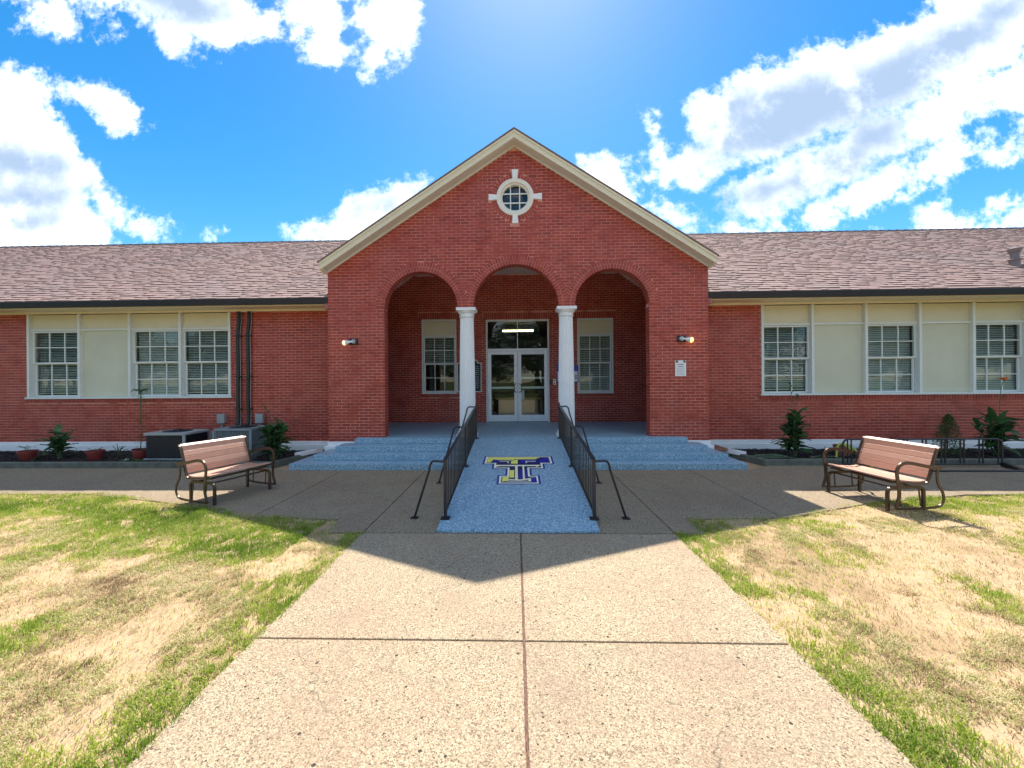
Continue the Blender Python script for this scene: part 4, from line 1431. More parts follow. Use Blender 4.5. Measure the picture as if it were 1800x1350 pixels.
def railing(xr, sgn, label):
    y0, y1 = 4.81, 8.58
    root = empty('ramp_railing', (xr, y0, 0)); tag(root, label, 'railing', 'black railings along both sides of the ramp')
    riv = Matrix.Translation((-xr, -y0, 0))

    def pt(b, name, par=None, sm=False, mat=None, bev=0):
        o = b.build(name, mat or M['black'], None, smooth=sm, bevel=bev)
        if par is None:
            o.parent = root; o.matrix_parent_inverse = riv
        else:
            o.parent = par
        return o
    H = 0.715
    b = MB(); b.tube([(xr, y0 - .03, ramp_z(y0) + H), (xr, y1, ramp_z(y1) + H)], 0, flat=(.045, .016), up=(0, 0, 1)); pt(b, 'top_rail')
    b = MB(); b.tube([(xr, y0, ramp_z(y0) + .075), (xr, y1, ramp_z(y1) + .075)], 0, flat=(.026, .014), up=(0, 0, 1)); pt(b, 'bottom_rail')
    posts = (y0, 6.74, y1)
    for i, y in enumerate(posts):
        w_ = .019
        b = MB(); b.box(xr - w_, xr + w_, y - w_, y + w_, ramp_z(y) + .001, ramp_z(y) + H - .009)
        if i == 2: b.box(xr - .012, xr + .012, y + .022, y + .05, FLOOR, ramp_z(y) + H + .06)
        p = pt(b, 'post')
        b = MB(); b.box(xr - .055, xr + .055, y - .05, y + .05, ramp_z(y - .05) - .001, ramp_z(y) + .012); pt(b, 'foot_plate', p, bev=.003)
    n = 31
    for i in range(1, n):
        y = y0 + (y1 - y0) * i / n
        if abs(y - 6.74) < .04: continue
        b = MB(); b.box(xr - .0065, xr + .0065, y - .0065, y + .0065, ramp_z(y) + .078, ramp_z(y) + H - .009); pt(b, 'baluster')
    # outward braces
    for (y, yb, xo, zb) in ((4.83, 4.965, .425, 0.0), (6.66, 6.69, .45, 0.0), (8.56, 8.66, .385, FLOOR)):
        zt = ramp_z(y) + H - .025
        b = MB()
        xs = lambda t: xr + sgn * t
        path = smooth_path([(xs(.012), y, zt), (xs(.09), y + .01, zt + .004), (xs(.16), y + .03, zt), (xs(.195), y + .04, zt - .04), (xs(.215), y + .05, zt - .12)], 5)
        path += [Vector((xs(xo), yb, zb + .01))]
        b.tube(path, .0145, 10); p = pt(b, 'brace', sm=True)
        b = MB(); b.box(xs(xo) - .045, xs(xo) + .045, yb - .045, yb + .045, zb + .0005, zb + .011); pt(b, 'brace_foot', p, bev=.003)


railing(-0.880, -1, 'black railing with braced legs on the left edge of the ramp')
railing(0.940, 1, 'black railing with braced legs on the right edge of the ramp')


# ================================================================== glider benches
def bench(loc, ang, label):
    """local x along the length, local -y is the front"""
    root = empty('glider_bench', loc, ang); tag(root, label, 'bench', 'glider benches on the apron')
    Lh = 0.505

    def pt(b, name, mat, sm=True, bev=0):
        o = b.build(name, mat, None, smooth=sm, bevel=bev); o.parent = root; return o
    # seat slats
    prof = [(-.02, .418), (.075, .402), (.17, .392), (.265, .386), (.355, .392)]
    for i, (y, z) in enumerate(prof):
        dy_ = .045
        tl = [-.10, -.16, -.10, -.04, .10][i]
        b = MB(); b.xbox((2 * Lh - .05, .088, .02), Matrix.Identity(4))
        o = b.build('seat_slat', M['wood'], None, bevel=.005); o.parent = root
        o.location = (0, y, z); o.rotation_euler = (tl, 0, 0)
    back = [(.425, .470, 77), (.447, .550, 74), (.472, .630, 72), (.498, .708, 70), (.522, .784, 78)]
    for i, (y, z, t) in enumerate(back):
        b = MB(); b.xbox((2 * Lh - .05, .080, .02), Matrix.Identity(4))
        o = b.build('back_slat', M['wood'], None, bevel=.005); o.parent = root
        o.location = (0, y, z); o.rotation_euler = (R(t), 0, 0)
    # curled top slat
    b = MB(); b.xbox((2 * Lh - .05, .05, .02), Matrix.Identity(4))
    o = b.build('back_slat', M['wood'], None, bevel=.006); o.parent = root; o.location = (0, .552, .826); o.rotation_euler = (R(35), 0, 0)
    for s in (-1, 1):
        x = s * (Lh - .012)
        # seat and back side rail
        path = smooth_path([(x, -.06, .40), (x, .1, .385), (x, .26, .368), (x, .37, .375), (x, .412, .45), (x, .45, .58), (x, .495, .73), (x, .53, .81), (x, .565, .832)], 5)
        b = MB(); b.tube(path, 0, flat=(.022, .03), up=(1, 0, 0)); pt(b, 'side_rail', M['bronze'])
        # arm loop: from the back, over the arm rest, down the front, along the bottom and up behind
        xa = s * (Lh + .03)
        path = smooth_path([(xa, .54, .575), (xa, .40, .585), (xa, .25, .615), (xa, .10, .645), (xa, -.01, .635), (xa, -.07, .57), (xa, -.075, .48), (xa, -.055, .36), (xa, -.05, .22), (xa, -.09, .09), (xa, -.085, .055)], 6)
        b = MB(); b.tube(path, 0, flat=(.042, .014), up=(1, 0, 0)); pt(b, 'arm', M['bronze'])
        path = smooth_path([(xa, -.085, .065), (xa, .10, .06), (xa, .36, .065), (xa, .50, .085), (xa, .56, .16), (xa, .545, .26), (xa, .49, .36), (xa, .47, .46), (xa, .475, .56)], 6)
        b = MB(); b.tube(path, 0, flat=(.028, .014), up=(1, 0, 0)); pt(b, 'glider_link', M['bronze'])
        # base frame with two legs
        xb = s * (Lh - .07)
        path = [(xb, -.10, .004), (xb, -.10, .22)] + [(xb, -.10 + .07 - .07 * math.cos(R(t)), .24 + .07 * math.sin(R(t))) for t in range(15, 91, 15)]
        path += [(xb, .40 - .07 + .07 * math.sin(R(t)), .24 + .07 * math.cos(R(t))) for t in range(0, 91, 15)] + [(xb, .40, .22), (xb, .40, .004)]
        b = MB(); b.tube(path, 0, flat=(.034, .03), up=(1, 0, 0)); pt(b, 'leg_frame', M['bronze'])
        for yq in (.02, .30):
            b = MB(); b.tube([(xb + s * .03, yq, .30), (xb + s * .035, yq + .02, .07)], 0, flat=(.018, .008), up=(1, 0, 0)); pt(b, 'swing_arm', M['bronze'])
        b = MB(); b.tube([(xb, -.06, .375), (xb, .38, .365)], 0, flat=(.02, .02), up=(1, 0, 0)); pt(b, 'seat_bearer', M['bronze'])
    for (y, z) in ((0.0, .30), (.32, .30), (-.03, .372), (.30, .352)):
        b = MB(); b.tube([(-Lh + .06, y, z), (Lh - .06, y, z)], .012, 8); pt(b, 'cross_bar', M['bronze'])
    return root


# front (-y local) faces the walkway
bench((-4.255, 5.90, 0), R(72), 'brown slatted glider bench left of the walkway near the grass corner')
bench((4.885, 5.70, 0), R(-85), 'brown slatted glider bench right of the walkway with one end on the grass')

# ================================================================== wall lamps
for (cx, cz, sgn, mt, lab) in ((-3.665, 2.655, -1, M['bulb2'], 'wall lamp on the left brick pier, swivelled outwards to the left'), (3.66, 2.64, 1, M['bulb'], 'wall lamp on the right brick pier glowing amber')):
    root = empty('wall_lamp', (cx, YF, cz)); tag(root, lab, 'wall lamp', 'swivel lamps on the porch piers')
    b = MB(); b.box(-.095, .095, -.03, -.002, -.07, .07); o = b.build('back_plate', M['black'], root, bevel=.006)
    b = MB(); b.lathe([(.045, -.10), (.052, -.09), (.052, -.03)], (sgn * -.02, 0, 0), 20, 'Y'); b.build('swivel', M['steel'], root, smooth=True)
    d = Vector((sgn * .93, -.30, -.20)).normalized()
    q = d.to_track_quat('Z', 'Y').to_matrix().to_4x4()
    b = MB(); b.lathe([(.020, 0), (.020, .05), (.032, .09), (.05, .13), (.058, .165), (.050, .166)], (0, 0, 0), 20)
    b.v = [tuple(Matrix.Translation((sgn * -.01, -.09, 0)) @ q @ Vector(v)) for v in b.v]
    b.build('lamp_hood', M['white'], root, smooth=True)
    b = MB(); b.lathe([(.049, .160), (.055, .18), (.050, .205), (.03, .222), (.005, .228)], (0, 0, 0), 20)
    b.v = [tuple(Matrix.Translation((sgn * -.01, -.09, 0)) @ q @ Vector(v)) for v in b.v]
    b.build('bulb', mt, root, smooth=True)

# ================================================================== signs and plaque
# notice on the right pier
nt = empty('notice_sign', (3.64, YF, 1.99)); tag(nt, 'small white notice with a dark header on the right brick pier', 'sign')
box('sign_panel', M['white'], -.118, .118, -.016, -.002, -.175, .175, nt)
b = MB(); b.poly([(-.105, .168), (-.045, .168), (-.07, .145), (-.04, .125), (-.105, .125)], [], lambda a, c, d: (a, -.0165 - d, c), 0, .001)
b.poly([(.105, .168), (.045, .168), (.07, .145), (.05, .125), (.105, .125)], [], lambda a, c, d: (a, -.0165 - d, c), 0, .001)
b.build('header_print', M['ink'], nt)


def text_sheet(parent, body, size, loc, mat, name='lettering'):
    c = bpy.data.curves.new('t', 'FONT'); c.body = body; c.size = size; c.align_x = 'CENTER'; c.align_y = 'CENTER'; c.extrude = 0.0005; c.resolution_u = 2
    o = bpy.data.objects.new('t', c); COL.objects.link(o)
    d = bpy.context.evaluated_depsgraph_get()
    me = bpy.data.meshes.new_from_object(o.evaluated_get(d))
    bpy.data.objects.remove(o)
    me.materials.clear(); me.materials.append(mat)
    o = bpy.data.objects.new(name, me); COL.objects.link(o); o.parent = parent; o.location = loc; o.rotation_euler = (R(90), 0, 0)
    return o


b = MB()
rr = random.Random(3)
for (z, hgt, x0, x1) in ((.085, .022, -.07, .06), (.035, .018, -.065, .06)):
    x = x0
    while x < x1:
        wv = rr.uniform(.010, .02); b.box(x, x + wv, -.0185, -.0165, z - hgt / 2 * rr.uniform(.6, 1), z + hgt / 2 * rr.uniform(.6, 1)); x += wv + .006
b.build('heading_print', M['ink'], nt)
b = MB()
for i in range(8):
    z = .0 - i * .020; x = -.08
    while x < .075:
        wv = rr.uniform(.012, .035); wv = min(wv, .082 - x); b.box(x, x + wv, -.0183, -.0165, z - .004, z + .004); x += wv + .008
b.build('small_print', M['greyprint'], nt)

# blue and white sign and intercom on the porch back wall, partly behind the right column
bs = empty('information_sign', (1.565, YB, 1.94)); tag(bs, 'blue and white rounded sign half hidden behind the right column', 'sign')


def rrect(x0, x1, z0, z1, r=.03):
    return arc((x1 - r, z1 - r), r, 0, 90, 4) + arc((x0 + r, z1 - r), r, 90, 180, 4) + arc((x0 + r, z0 + r), r, 180, 270, 4) + arc((x1 - r, z0 + r), r, 270, 360, 4)


b = MB(); b.poly(rrect(-.325, .325, -.26, .26), [], lambda a, c, d: (a, -d, c), 0.002, .014); b.build('blue_border', M['blueprint'], bs)
b = MB(); b.poly(rrect(-.30, .30, -.235, .08, .02), [], lambda a, c, d: (a, -d, c), 0.0145, .0165); b.build('white_field', M['white'], bs)
b = MB()
for sx in (-.27, .235):
    b.lathe([(.02, -.0185), (.02, -.017)], (sx + .015, 0, -.05), 12, 'Y'); b.box(sx, sx + .03, -.0185, -.017, -.16, -.08)
b.build('symbol_print', M['ink'], bs)
b = MB(); b.lathe([(.05, -.014), (.05, -.002)], (-.27, 0, .32), 18, 'Y'); b.build('round_badge', M['blueprint'], bs)
it = empty('intercom', (1.17, YB, 1.70)); tag(it, 'small grey intercom keypad right of the glass doors', 'intercom')
box('housing', M['steel'], -.045, .045, -.035, -.002, -.09, .09, it, bevel=.005)
box('camera_window', M['ink'], -.018, .018, -.037, -.0352, .02, .055, it)
box('key_pad', M['ink'], -.02, .02, -.037, -.0352, -.06, -.02, it)
cr = empty('card_reader', (1.045, YB, 1.70)); tag(cr, 'black card reader fixed to the right jamb of the doors', 'card reader')
box('reader_body', M['black'], -.025, .025, -.045, -.016, -.07, .07, cr, bevel=.004)

# historical plaque left of the doors
pq = empty('wall_plaque', (-1.42, YB, 1.9)); tag(pq, 'dark plaque with a scalloped top between left column and doors', 'plaque')
prf = [(-.37, -.49), (.37, -.49), (.37, .40), (.26, .40)] + [(.26 - .10 * (1 - math.cos(R(t))), .40 + .10 * math.sin(R(t))) for t in range(15, 90, 15)] + [(.13, .51), (0, .56), (-.13, .51)] + \
      [(-.16 - .10 * math.sin(R(90 - t)) * 1.0, .50 - .10 * math.sin(R(t))) for t in range(0, 91, 18)] + [(-.37, .40)]
b = MB(); b.poly(prf, [], lambda a, c, d: (a, -d, c), .002, .022); b.build('plaque_rim', M['steel'], pq)
b = MB(); b.poly([(x * .94, z * .955) for x, z in prf], [], lambda a, c, d: (a, -d, c), .0225, .027); b.build('plaque_field', M['plaque'], pq)
b = MB()
for i in range(12):
    z = .28 - i * .058
    x = -.30
    while x < .29:
        wv = min(rr.uniform(.03, .09), .30 - x); b.box(x, x + wv, -.029, -.0272, z - .009, z + .009); x += wv + .018
b.build('raised_lines', M['greyprint'], pq)

# ================================================================== lobby contents seen through the doors
dk = empty('reception_desk', (0.05, 12.75, FLOOR)); tag(dk, 'tan reception counter seen through the glass doors', 'desk')
box('front_panel', M['desk'], -.62, -.05, 0, .03, 0.0, .62, dk)
box('front_panel', M['desk'], .08, .66, 0, .03, 0.0, .62, dk)
b = MB(); b.quad8([(-.62, 0, .621), (.66, 0, .621), (.66, .5, .621), (-.62, .5, .621), (-.76, -.06, .69), (.80, -.06, .69), (.80, .55, .69), (-.76, .55, .69)]); b.build('counter_top', M['desk'], dk)
tbl = empty('lobby_lamp', (0.08, 13.6, 3.47)); tag(tbl, 'lit fluorescent strip lamp on the lobby ceiling behind the transom', 'ceiling lamp')
box('housing', M['white'], -.55, .55, -.05, .05, .03, .08, tbl)
b = MB(); b.tube([(-.53, 0, 0), (.53, 0, 0)], .024, 12); b.build('tube', M['tube'], tbl, smooth=True)
pp = empty('paper_notice', (.115, YB + .13, 1.36)); tag(pp, 'pale paper notice taped inside the right door', 'notice')
box('sheet', M['white'], .04, .14, 0, .003, -.20, .10, pp)

# ================================================================== services on the left wall
for (x, dia, lab) in ((-6.855, .045, 'black insulated pipe run on the left wall beside the window'), (-6.60, .040, 'black insulated pipe run on the left wall nearer the porch')):
    r = empty('pipe_run', (x, YW, .6)); tag(r, lab, 'pipe', 'insulated pipe runs on the left wing wall')
    path = smooth_path([(x + .03, YW - .06, 3.50), (x + .025, YW - .06, 3.2), (x - .005, YW - .06, 2.9), (x + .0, YW - .06, 2.0), (x - .01, YW - .06, 1.4), (x, YW - .065, .8), (x + .04, YW - .25, .62)], 8)
    b = MB(); b.tube(path, dia, 10); o = b.build('insulated_pipe', M['black'], None, smooth=True); o.parent = r; o.matrix_parent_inverse = Matrix.Translation((-x, -YW, -.6))
    path = [(p[0] + .055, p[1] + .01, p[2]) for p in path]
    b = MB(); b.tube(path, .008, 8); o = b.build('conduit', M['acgrey'], None, smooth=True); o.parent = r; o.matrix_parent_inverse = Matrix.Translation((-x, -YW, -.6))
    for zc in (2.9, 1.9, 1.1):
        b = MB(); b.box(x - .07, x + .08, YW - .115, YW - .004, zc - .012, zc + .012); o = b.build('clamp', M['black'], None); o.parent = r; o.matrix_parent_inverse = Matrix.Translation((-x, -YW, -.6))
for (x, z, lab) in ((-7.28, .865, 'grey electrical switch box on the left wall above the conditioners'), (-6.32, .865, 'grey electrical switch box on the left wall behind the leafy plant')):
    r = empty('switch_box', (x, YW, z)); tag(r, lab, 'electrical box', 'switch boxes on the left wing wall')
    box('case', M['acgrey'], -.085, .085, -.085, -.002, -.11, .11, r, bevel=.006)
    box('cover', M['acgrey'], -.095, .095, -.098, -.086, -.115, .115, r, bevel=.004)
    b = MB(); b.tube([(0, -.045, -.11), (0, -.045, -.25), (.05, -.06, -.38)], .016, 8); b.build('conduit', M['acgrey'], r, smooth=True)


def ac_unit(cx, cy, wd, dp, ht, mb, mt, lab, dark, rz=0.0):
    r = empty('air_conditioner', (cx, cy, .07), rz); tag(r, lab, 'air conditioner', 'condensing units beside the left wall')
    box('pad', M['kerb'], -wd / 2 - .04, wd / 2 + .04, -dp / 2 - .04, dp / 2 + .04, -.03, .02, r, bevel=.006)
    b = MB(); b.poly(rrect(-wd / 2 + .015, wd / 2 - .015, -dp / 2 + .015, dp / 2 - .015, .09), [], lambda a, c, d: (a, c, d), .03, ht - .04); b.build('coil', M['acdark'], r)
    b = MB()
    lw = []
    z = .06
    if dark:
        b.box(-wd / 2, wd / 2, -dp / 2, dp / 2, .021, .05)
        b.build('base_pan', mt, r, bevel=.005)
        b = MB()
        while z < ht - .06:
            b.poly(rrect(-wd / 2, wd / 2, -dp / 2, dp / 2, .1), [rrect(-wd / 2 + .012, wd / 2 - .012, -dp / 2 + .012, dp / 2 - .012, .09)], lambda a, c, d: (a, c, d), z, z + .006); z += .022
        o = b.build('louvres', M['acdark'], r); tag(o, kind='stuff')
    else:
        b.box(-wd / 2, wd / 2, -dp / 2, dp / 2, .021, .05)
        b.build('base_pan', mt, r, bevel=.005)
        b = MB()
        for x in np.arange(-wd / 2 + .05, wd / 2 - .04, .035):
            b.box(x, x + .016, -dp / 2 - .006, -dp / 2 + .006, .055, ht - .055)
        for y in np.arange(-dp / 2 + .05, dp / 2 - .04, .035):
            b.box(wd / 2 - .006, wd / 2 + .006, y, y + .016, .055, ht - .055)
        o = b.build('louvres', mb, r); tag(o, kind='stuff')
    for sx in (-1, 1):
        for sy in (-1, 1):
            b = MB(); b.box(sx * wd / 2 - .03 - (.012 if sx > 0 else -.012), sx * wd / 2 + .03 - (.012 if sx > 0 else -.012), sy * dp / 2 - .012, sy * dp / 2 + .012, .051, ht - .05)
            if not (dark and sx < 0 and sy < 0): b.build('corner_post', mb if not dark else mt, r, bevel=.004)
    b = MB()
    b.poly(rrect(-wd / 2 - .02, wd / 2 + .02, -dp / 2 - .02, dp / 2 + .02, .09), [arc((0, 0), min(wd, dp) * .38, 0, 360, 32)[:-1]], lambda a, c, d: (a, c, d), ht - .05, ht)
    b.build('top_cover', mt, r, bevel=.008)
    b = MB()
    rad = min(wd, dp) * .38
    for k in range(1, 9):
        q = rad * k / 8.2
        b.tube([(q * math.cos(t), q * math.sin(t), ht + .012 + .03 * (1 - k / 8)) for t in np.linspace(0, 2 * math.pi, 28)[:-1]], .004, 5, closed=True)
    for k in range(8):
        t = k * math.pi / 4; b.tube([(0, 0, ht + .045), (rad * math.cos(t), rad * math.sin(t), ht + .008)], .005, 5)
    b.lathe([(.06, ht + .035), (.06, ht + .05)], (0, 0, 0), 14)
    b.build('fan_grille', M['black'], r)
    b = MB()
    for k in range(4):
        t = k * math.pi / 2
        m_ = Matrix.Rotation(t, 4, 'Z') @ Matrix.Translation((rad * .5, 0, ht - .09)) @ Matrix.Rotation(R(25), 4, 'X')
        b.xbox((rad * .85, .12, .004), m_)
    b.build('fan_blades', M['acdark'], r)


ac_unit(-7.62, 8.62, .92, .72, .60, M['acgrey'], M['acgrey'], 'low air conditioner with black sides and grey lid beside the potted stalk', True)
ac_unit(-6.28, 8.86, .86, .74, .66, M['acblue'], M['acblue'], 'blue grey air conditioner behind the bench, below the pipe runs', False)

# splash blocks
for sgn in (-1, 1):
    r = empty('splash_block', (sgn * 4.80, 8.95, .115)); r.rotation_euler = (0, 0, sgn * .35)
    tag(r, 'white downspout splash tray beside the %s end of the steps' % ('left' if sgn < 0 else 'right'), 'splash block', 'splash trays under the downspouts')
    box('tray_floor', M['white'], -.09, .09, -.30, .30, -.02, .005, r)
    box('tray_rim', M['white'], -.11, -.091, -.30, .30, -.02, .045, r); box('tray_rim', M['white'], .091, .11, -.30, .30, -.02, .045, r)
r = empty('downspout_elbow', (4.46, 9.2, .2)); tag(r, 'brown flat drain pipe running from the right downspout to the bed', 'drain pipe')
box('drain_pipe', M['terracotta'], -.02, .26, -.30, .20, -.06, -.005, r, bevel=.01)

# ================================================================== bike rack
rk = empty('bike_rack', (7.9, 7.75, 0)); tag(rk, 'low black grid bicycle rack on the pavement behind the right bench', 'bicycle rack')
xa, xb, yr, zt = -1.52, 1.48, .12, .545


def rp(b, name): return b.build(name, M['black'], rk, smooth=True)


b = MB(); b.tube(smooth_path([(xa, yr, .03), (xa, yr, .40), (xa + .02, yr, .50), (xa + .09, yr, zt), (xa + .2, yr, zt)], 5) + [Vector((xb - .2, yr, zt))] + smooth_path([(xb - .09, yr, zt), (xb - .02, yr, .50), (xb, yr, .40), (xb, yr, .03)], 5), .017, 10); rp(b, 'outer_loop')
b = MB(); b.tube([(xa, yr, .06), (xb, yr, .06)], .015, 8); rp(b, 'bottom_rail')
k = 0
x = xa + .09
while x < xb - .05:
    for dx_ in (0, .07):
        b = MB(); b.tube([(x + dx_, yr, .062), (x + dx_, yr, zt)], .0125, 8); rp(b, 'upright')
    x += .355
for x in (xa + .02, xb - .02):
    b = MB(); b.tube([(x, yr, .03), (x, yr - .35, .02), (x + (.02), yr - .42, .02)], .017, 8); rp(b, 'foot')
b = MB(); b.tube([(xa, yr - .40, .02), (xb + .05, yr - .40, .02)], .017, 8); rp(b, 'foot_rail')
b = MB(); b.quad8([(xb - .10, yr - .40, .0), (xb + .05, yr - .40, .0), (xb + .02, yr - .02, .0), (xb - .02, yr - .02, .0), (xb - .10, yr - .40, .02), (xb + .05, yr - .40, .02), (xb + .02, yr - .02, .10), (xb - .02, yr - .02, .10)]); rp(b, 'gusset_plate')

# ================================================================== plants and pots
leaf_meshes = []


def make_leaf(L, W, droop, fold, name='leaf'):
    b = MB()
    n = 7
    for i in range(n + 1):
        t = i / n
        wv = W * math.sin(math.pi * min(1, t * 0.97 + .03) ** .8) * .5 + .003
        x = L * t * (1 - .12 * droop * t); z = L * (.22 * t - droop * t * t * .55)
        for s in (-1, 0, 1):
            b.v.append((x, s * wv, z + abs(s) * wv * fold + (.012 * math.sin(t * 9 + s) * abs(s))))
    for i in range(n):
        for s in range(2):
            a = i * 3 + s
            b.f.append((a, a + 1, a + 4, a + 3)); b.mi.append(0); b.t.append(0)
    return b


for (L, W, d, f) in ((.30, .11, .6, .35), (.24, .09, .3, .45), (.34, .10, 1.1, .3), (.20, .085, .8, .3)):
    o = make_leaf(L, W, d, f).build('leaf', M['leaf'], None, smooth=True, fix=False)
    leaf_meshes.append(o.data); bpy.data.objects.remove(o)


def place_leaf(root, loc, az, pitch, sc, rd, roll=0.0, mats=None):
    m_ = Matrix.Translation(loc) @ Matrix.Rotation(az, 4, 'Z') @ Matrix.Rotation(-pitch, 4, 'Y') @ Matrix.Rotation(roll, 4, 'X') @ Matrix.Diagonal((sc, sc, sc, 1))
    return share('leaf', leaf_meshes[rd.randrange(4)], m_, root)


def canna(loc, ht, nst, spread, label, seed, lsc=1.0, top=None, stalk=None, density=9, group='leafy plants in the beds'):
    rd = random.Random(seed)
    r = empty('leafy_plant', loc); tag(r, label, 'plant', group)
    for s in range(nst):
        a = rd.uniform(0, 6.28); d = rd.uniform(.1, 1) * spread
        h = ht * rd.uniform(.6, .92)
        p0 = Vector((rd.uniform(-.05, .05), rd.uniform(-.04, .04), -.01)); p1 = Vector((math.cos(a) * d, math.sin(a) * d * .6, h))
        path = smooth_path([p0, p0.lerp(p1, .5) + Vector((0, 0, h * .06)), p1], 4)
        b = MB(); b.tube(path, [.011] * (len(path) - 2) + [.007, .004], 6); b.build('stem', M['stem'], r, smooth=True)
        for k in range(density):
            t = .16 + .84 * (k + rd.random() * .6) / density
            q = p0.lerp(p1, min(t, 1)) + Vector((0, 0, h * .06 * math.sin(math.pi * min(t, 1))))
            place_leaf(r, q, k * 2.4 + rd.uniform(-.5, .5) + a, R(rd.uniform(5, 60)) * (0.3 + t), lsc * rd.uniform(.7, 1.15) * (1.1 - .25 * t), rd, R(rd.uniform(-25, 25)))
    if stalk:
        for (dxx, hz, flower) in stalk:
            pth = smooth_path([(dxx * .3, 0, ht * .5), (dxx * .6, 0.0, (ht + hz) / 2), (dxx, -.02, hz)], 5)
            b = MB(); b.tube(pth, .006, 6); b.build('stalk', M['stem'], r, smooth=True)
            if flower:
                for k in range(7):
                    m_ = Matrix.Translation((dxx, -.02, hz - .01)) @ Matrix.Rotation(k * .9, 4, 'Z') @ Matrix.Rotation(R(-12 - 5 * k), 4, 'Y') @ Matrix.Diagonal((.38, .6, .4, 1))
                    o = share('petal', petal_me, m_, r)
            else:
                for k in range(4):
                    place_leaf(r, Vector((dxx * (.6 + .1 * k), 0, (ht + hz) / 2 + (hz - ht) * .12 * k)), k * 2.4, R(50), .35, rd)
    return r


o = make_leaf(.30, .10, .3, .2).build('petal', M['orange'], None, smooth=True, fix=False); petal_me = o.data; bpy.data.objects.remove(o)

canna((-10.22, 8.50, .08), .66, 7, .26, 'dark leafy plant between the two leftmost red pots', 11, lsc=1.2, density=7)
canna((-5.22, 8.30, .08), .86, 11, .30, 'dense dark broad-leaved plant beside the left steps', 12, lsc=1.25, density=10, stalk=[(-.22, 1.18, False)])
canna((5.88, 8.50, .08), 1.08, 9, .24, 'tall broad-leaved plant in the bed right of the steps', 13, lsc=1.25, density=11, stalk=[(-.08, 1.60, False), (.08, 1.30, False)])
canna((10.15, 8.60, .08), .95, 10, .38, 'broad-leaved plant at the right edge with an orange flower on a tall stalk', 14, lsc=1.35, density=9, stalk=[(.12, 1.60, True)])


def shrub(loc, ht, wd, label, seed, n=900):
    rd = random.Random(seed)
    r = empty('shrub', loc); tag(r, label, 'shrub')
    b = MB()
    for s in range(9):
        a = rd.uniform(0, 6.28); q = rd.uniform(.2, 1) * wd
        b.tube(smooth_path([(0, 0, 0), (math.cos(a) * q * .5, math.sin(a) * q * .4, ht * rd.uniform(.3, .45)), (math.cos(a) * q * (.7 if s else 0), math.sin(a) * q * .6, ht * rd.uniform(.5, .95))], 4), .006, 5)
    b.build('stems', M['bark'], r, smooth=True)
    b = MB()
    for i in range(n):
        t = rd.random() ** .8; a = rd.uniform(0, 6.28)
        rad = wd * (1 - t) ** .55 * math.sqrt(rd.random()) * (1.0 if t > .1 else .7)
        c = Vector((math.cos(a) * rad, math.sin(a) * rad * .8, ht * t))
        m_ = Matrix.Translation(c) @ Euler((rd.uniform(-1, 1), rd.uniform(-1, 1), rd.uniform(0, 6.3))).to_matrix().to_4x4()
        l_ = rd.uniform(.02, .042); k = len(b.v)
        for p in ((0, 0, 0), (l_ * .5, l_ * .3, .004), (l_, 0, 0), (l_ * .5, -l_ * .3, .004)): b.v.append(tuple(m_ @ Vector(p)))
        b.f.append((k, k + 1, k + 2, k + 3)); b.mi.append(0); b.t.append(0)
    o = b.build('foliage', M['leaf2'], r, fix=False); tag(o, kind='stuff')


shrub((9.10, 8.55, .08), .88, .32, 'airy fine-leaved shrub behind the bicycle rack', 21, 2600)


def spiky(loc, ht, n, spread, label, seed):
    rd = random.Random(seed)
    r = empty('grassy_plant', loc); tag(r, label, 'plant')
    for i in range(n):
        a = rd.uniform(0, 6.28); h = ht * rd.uniform(.6, 1); q = spread * rd.uniform(.2, 1)
        p = [Vector((0, 0, 0)), Vector((math.cos(a) * q * .35, math.sin(a) * q * .35, h * .6)), Vector((math.cos(a) * q, math.sin(a) * q, h * rd.uniform(.7, 1)))]
        b = MB(); b.tube(smooth_path(p, 4), [.006] * 8 + [.001], 4, flat=None); b.build('blade', M['stem'], r)


spiky((-9.0, 8.6, .08), .36, 11, .20, 'spiky grass plant between the middle and right red pots', 31)


def pot(loc, rad, ht, label, mat, tilt=0.0, plant=None, group='dark red pots in the left bed'):
    r = empty('plant_pot', loc); r.rotation_euler = (0, tilt, 0); tag(r, label, 'plant pot', group)
    b = MB()
    b.lathe([(rad * .68, 0), (rad * .72, .01), (rad * .88, ht * .72), (rad * .88, ht * .74), (rad, ht * .76), (rad * 1.02, ht * .99), (rad * .98, ht), (rad * .93, ht * .98), (rad * .88, ht * .82)], (0, 0, 0), 28)
    b.build('pot_body', mat, r, smooth=True)
    b = MB(); b.lathe([(rad * .90, ht * .84), (rad * .90, ht * .86)], (0, 0, 0), 20); b.build('soil', M['mulch'], r)
    return r


pot((-10.80, 8.36, .075), .165, .21, 'dark red pot farthest left, low sparse plant in it', M['pot'])
pot((-9.28, 8.38, .075), .16, .21, 'dark red pot standing alone in the middle of the left bed', M['pot'])
pot((-8.30, 8.42, .075), .165, .22, 'dark red pot tilted next to the black air conditioner', M['pot'], tilt=R(7))
rd = random.Random(5)
for (x, y, n_, hh, lab) in ((-10.80, 8.36, 9, .16, 'sparse seedlings growing in the leftmost red pot'), (-9.28, 8.38, 5, .08, 'withered seedlings in the middle red pot')):
    r = empty('seedling', (x, y, .25)); tag(r, lab, 'plant')
    for k in range(n_):
        a = rd.uniform(0, 6.28); b = MB(); b.tube([(0, 0, 0), (math.cos(a) * .06, math.sin(a) * .05, hh * .7), (math.cos(a) * .15, math.sin(a) * .1, hh * rd.uniform(.6, 1))], .003, 4); b.build('stem', M['stem'], r)
        place_leaf(r, Vector((math.cos(a) * .1, math.sin(a) * .08, hh * .7)), a, R(20), .25, rd)
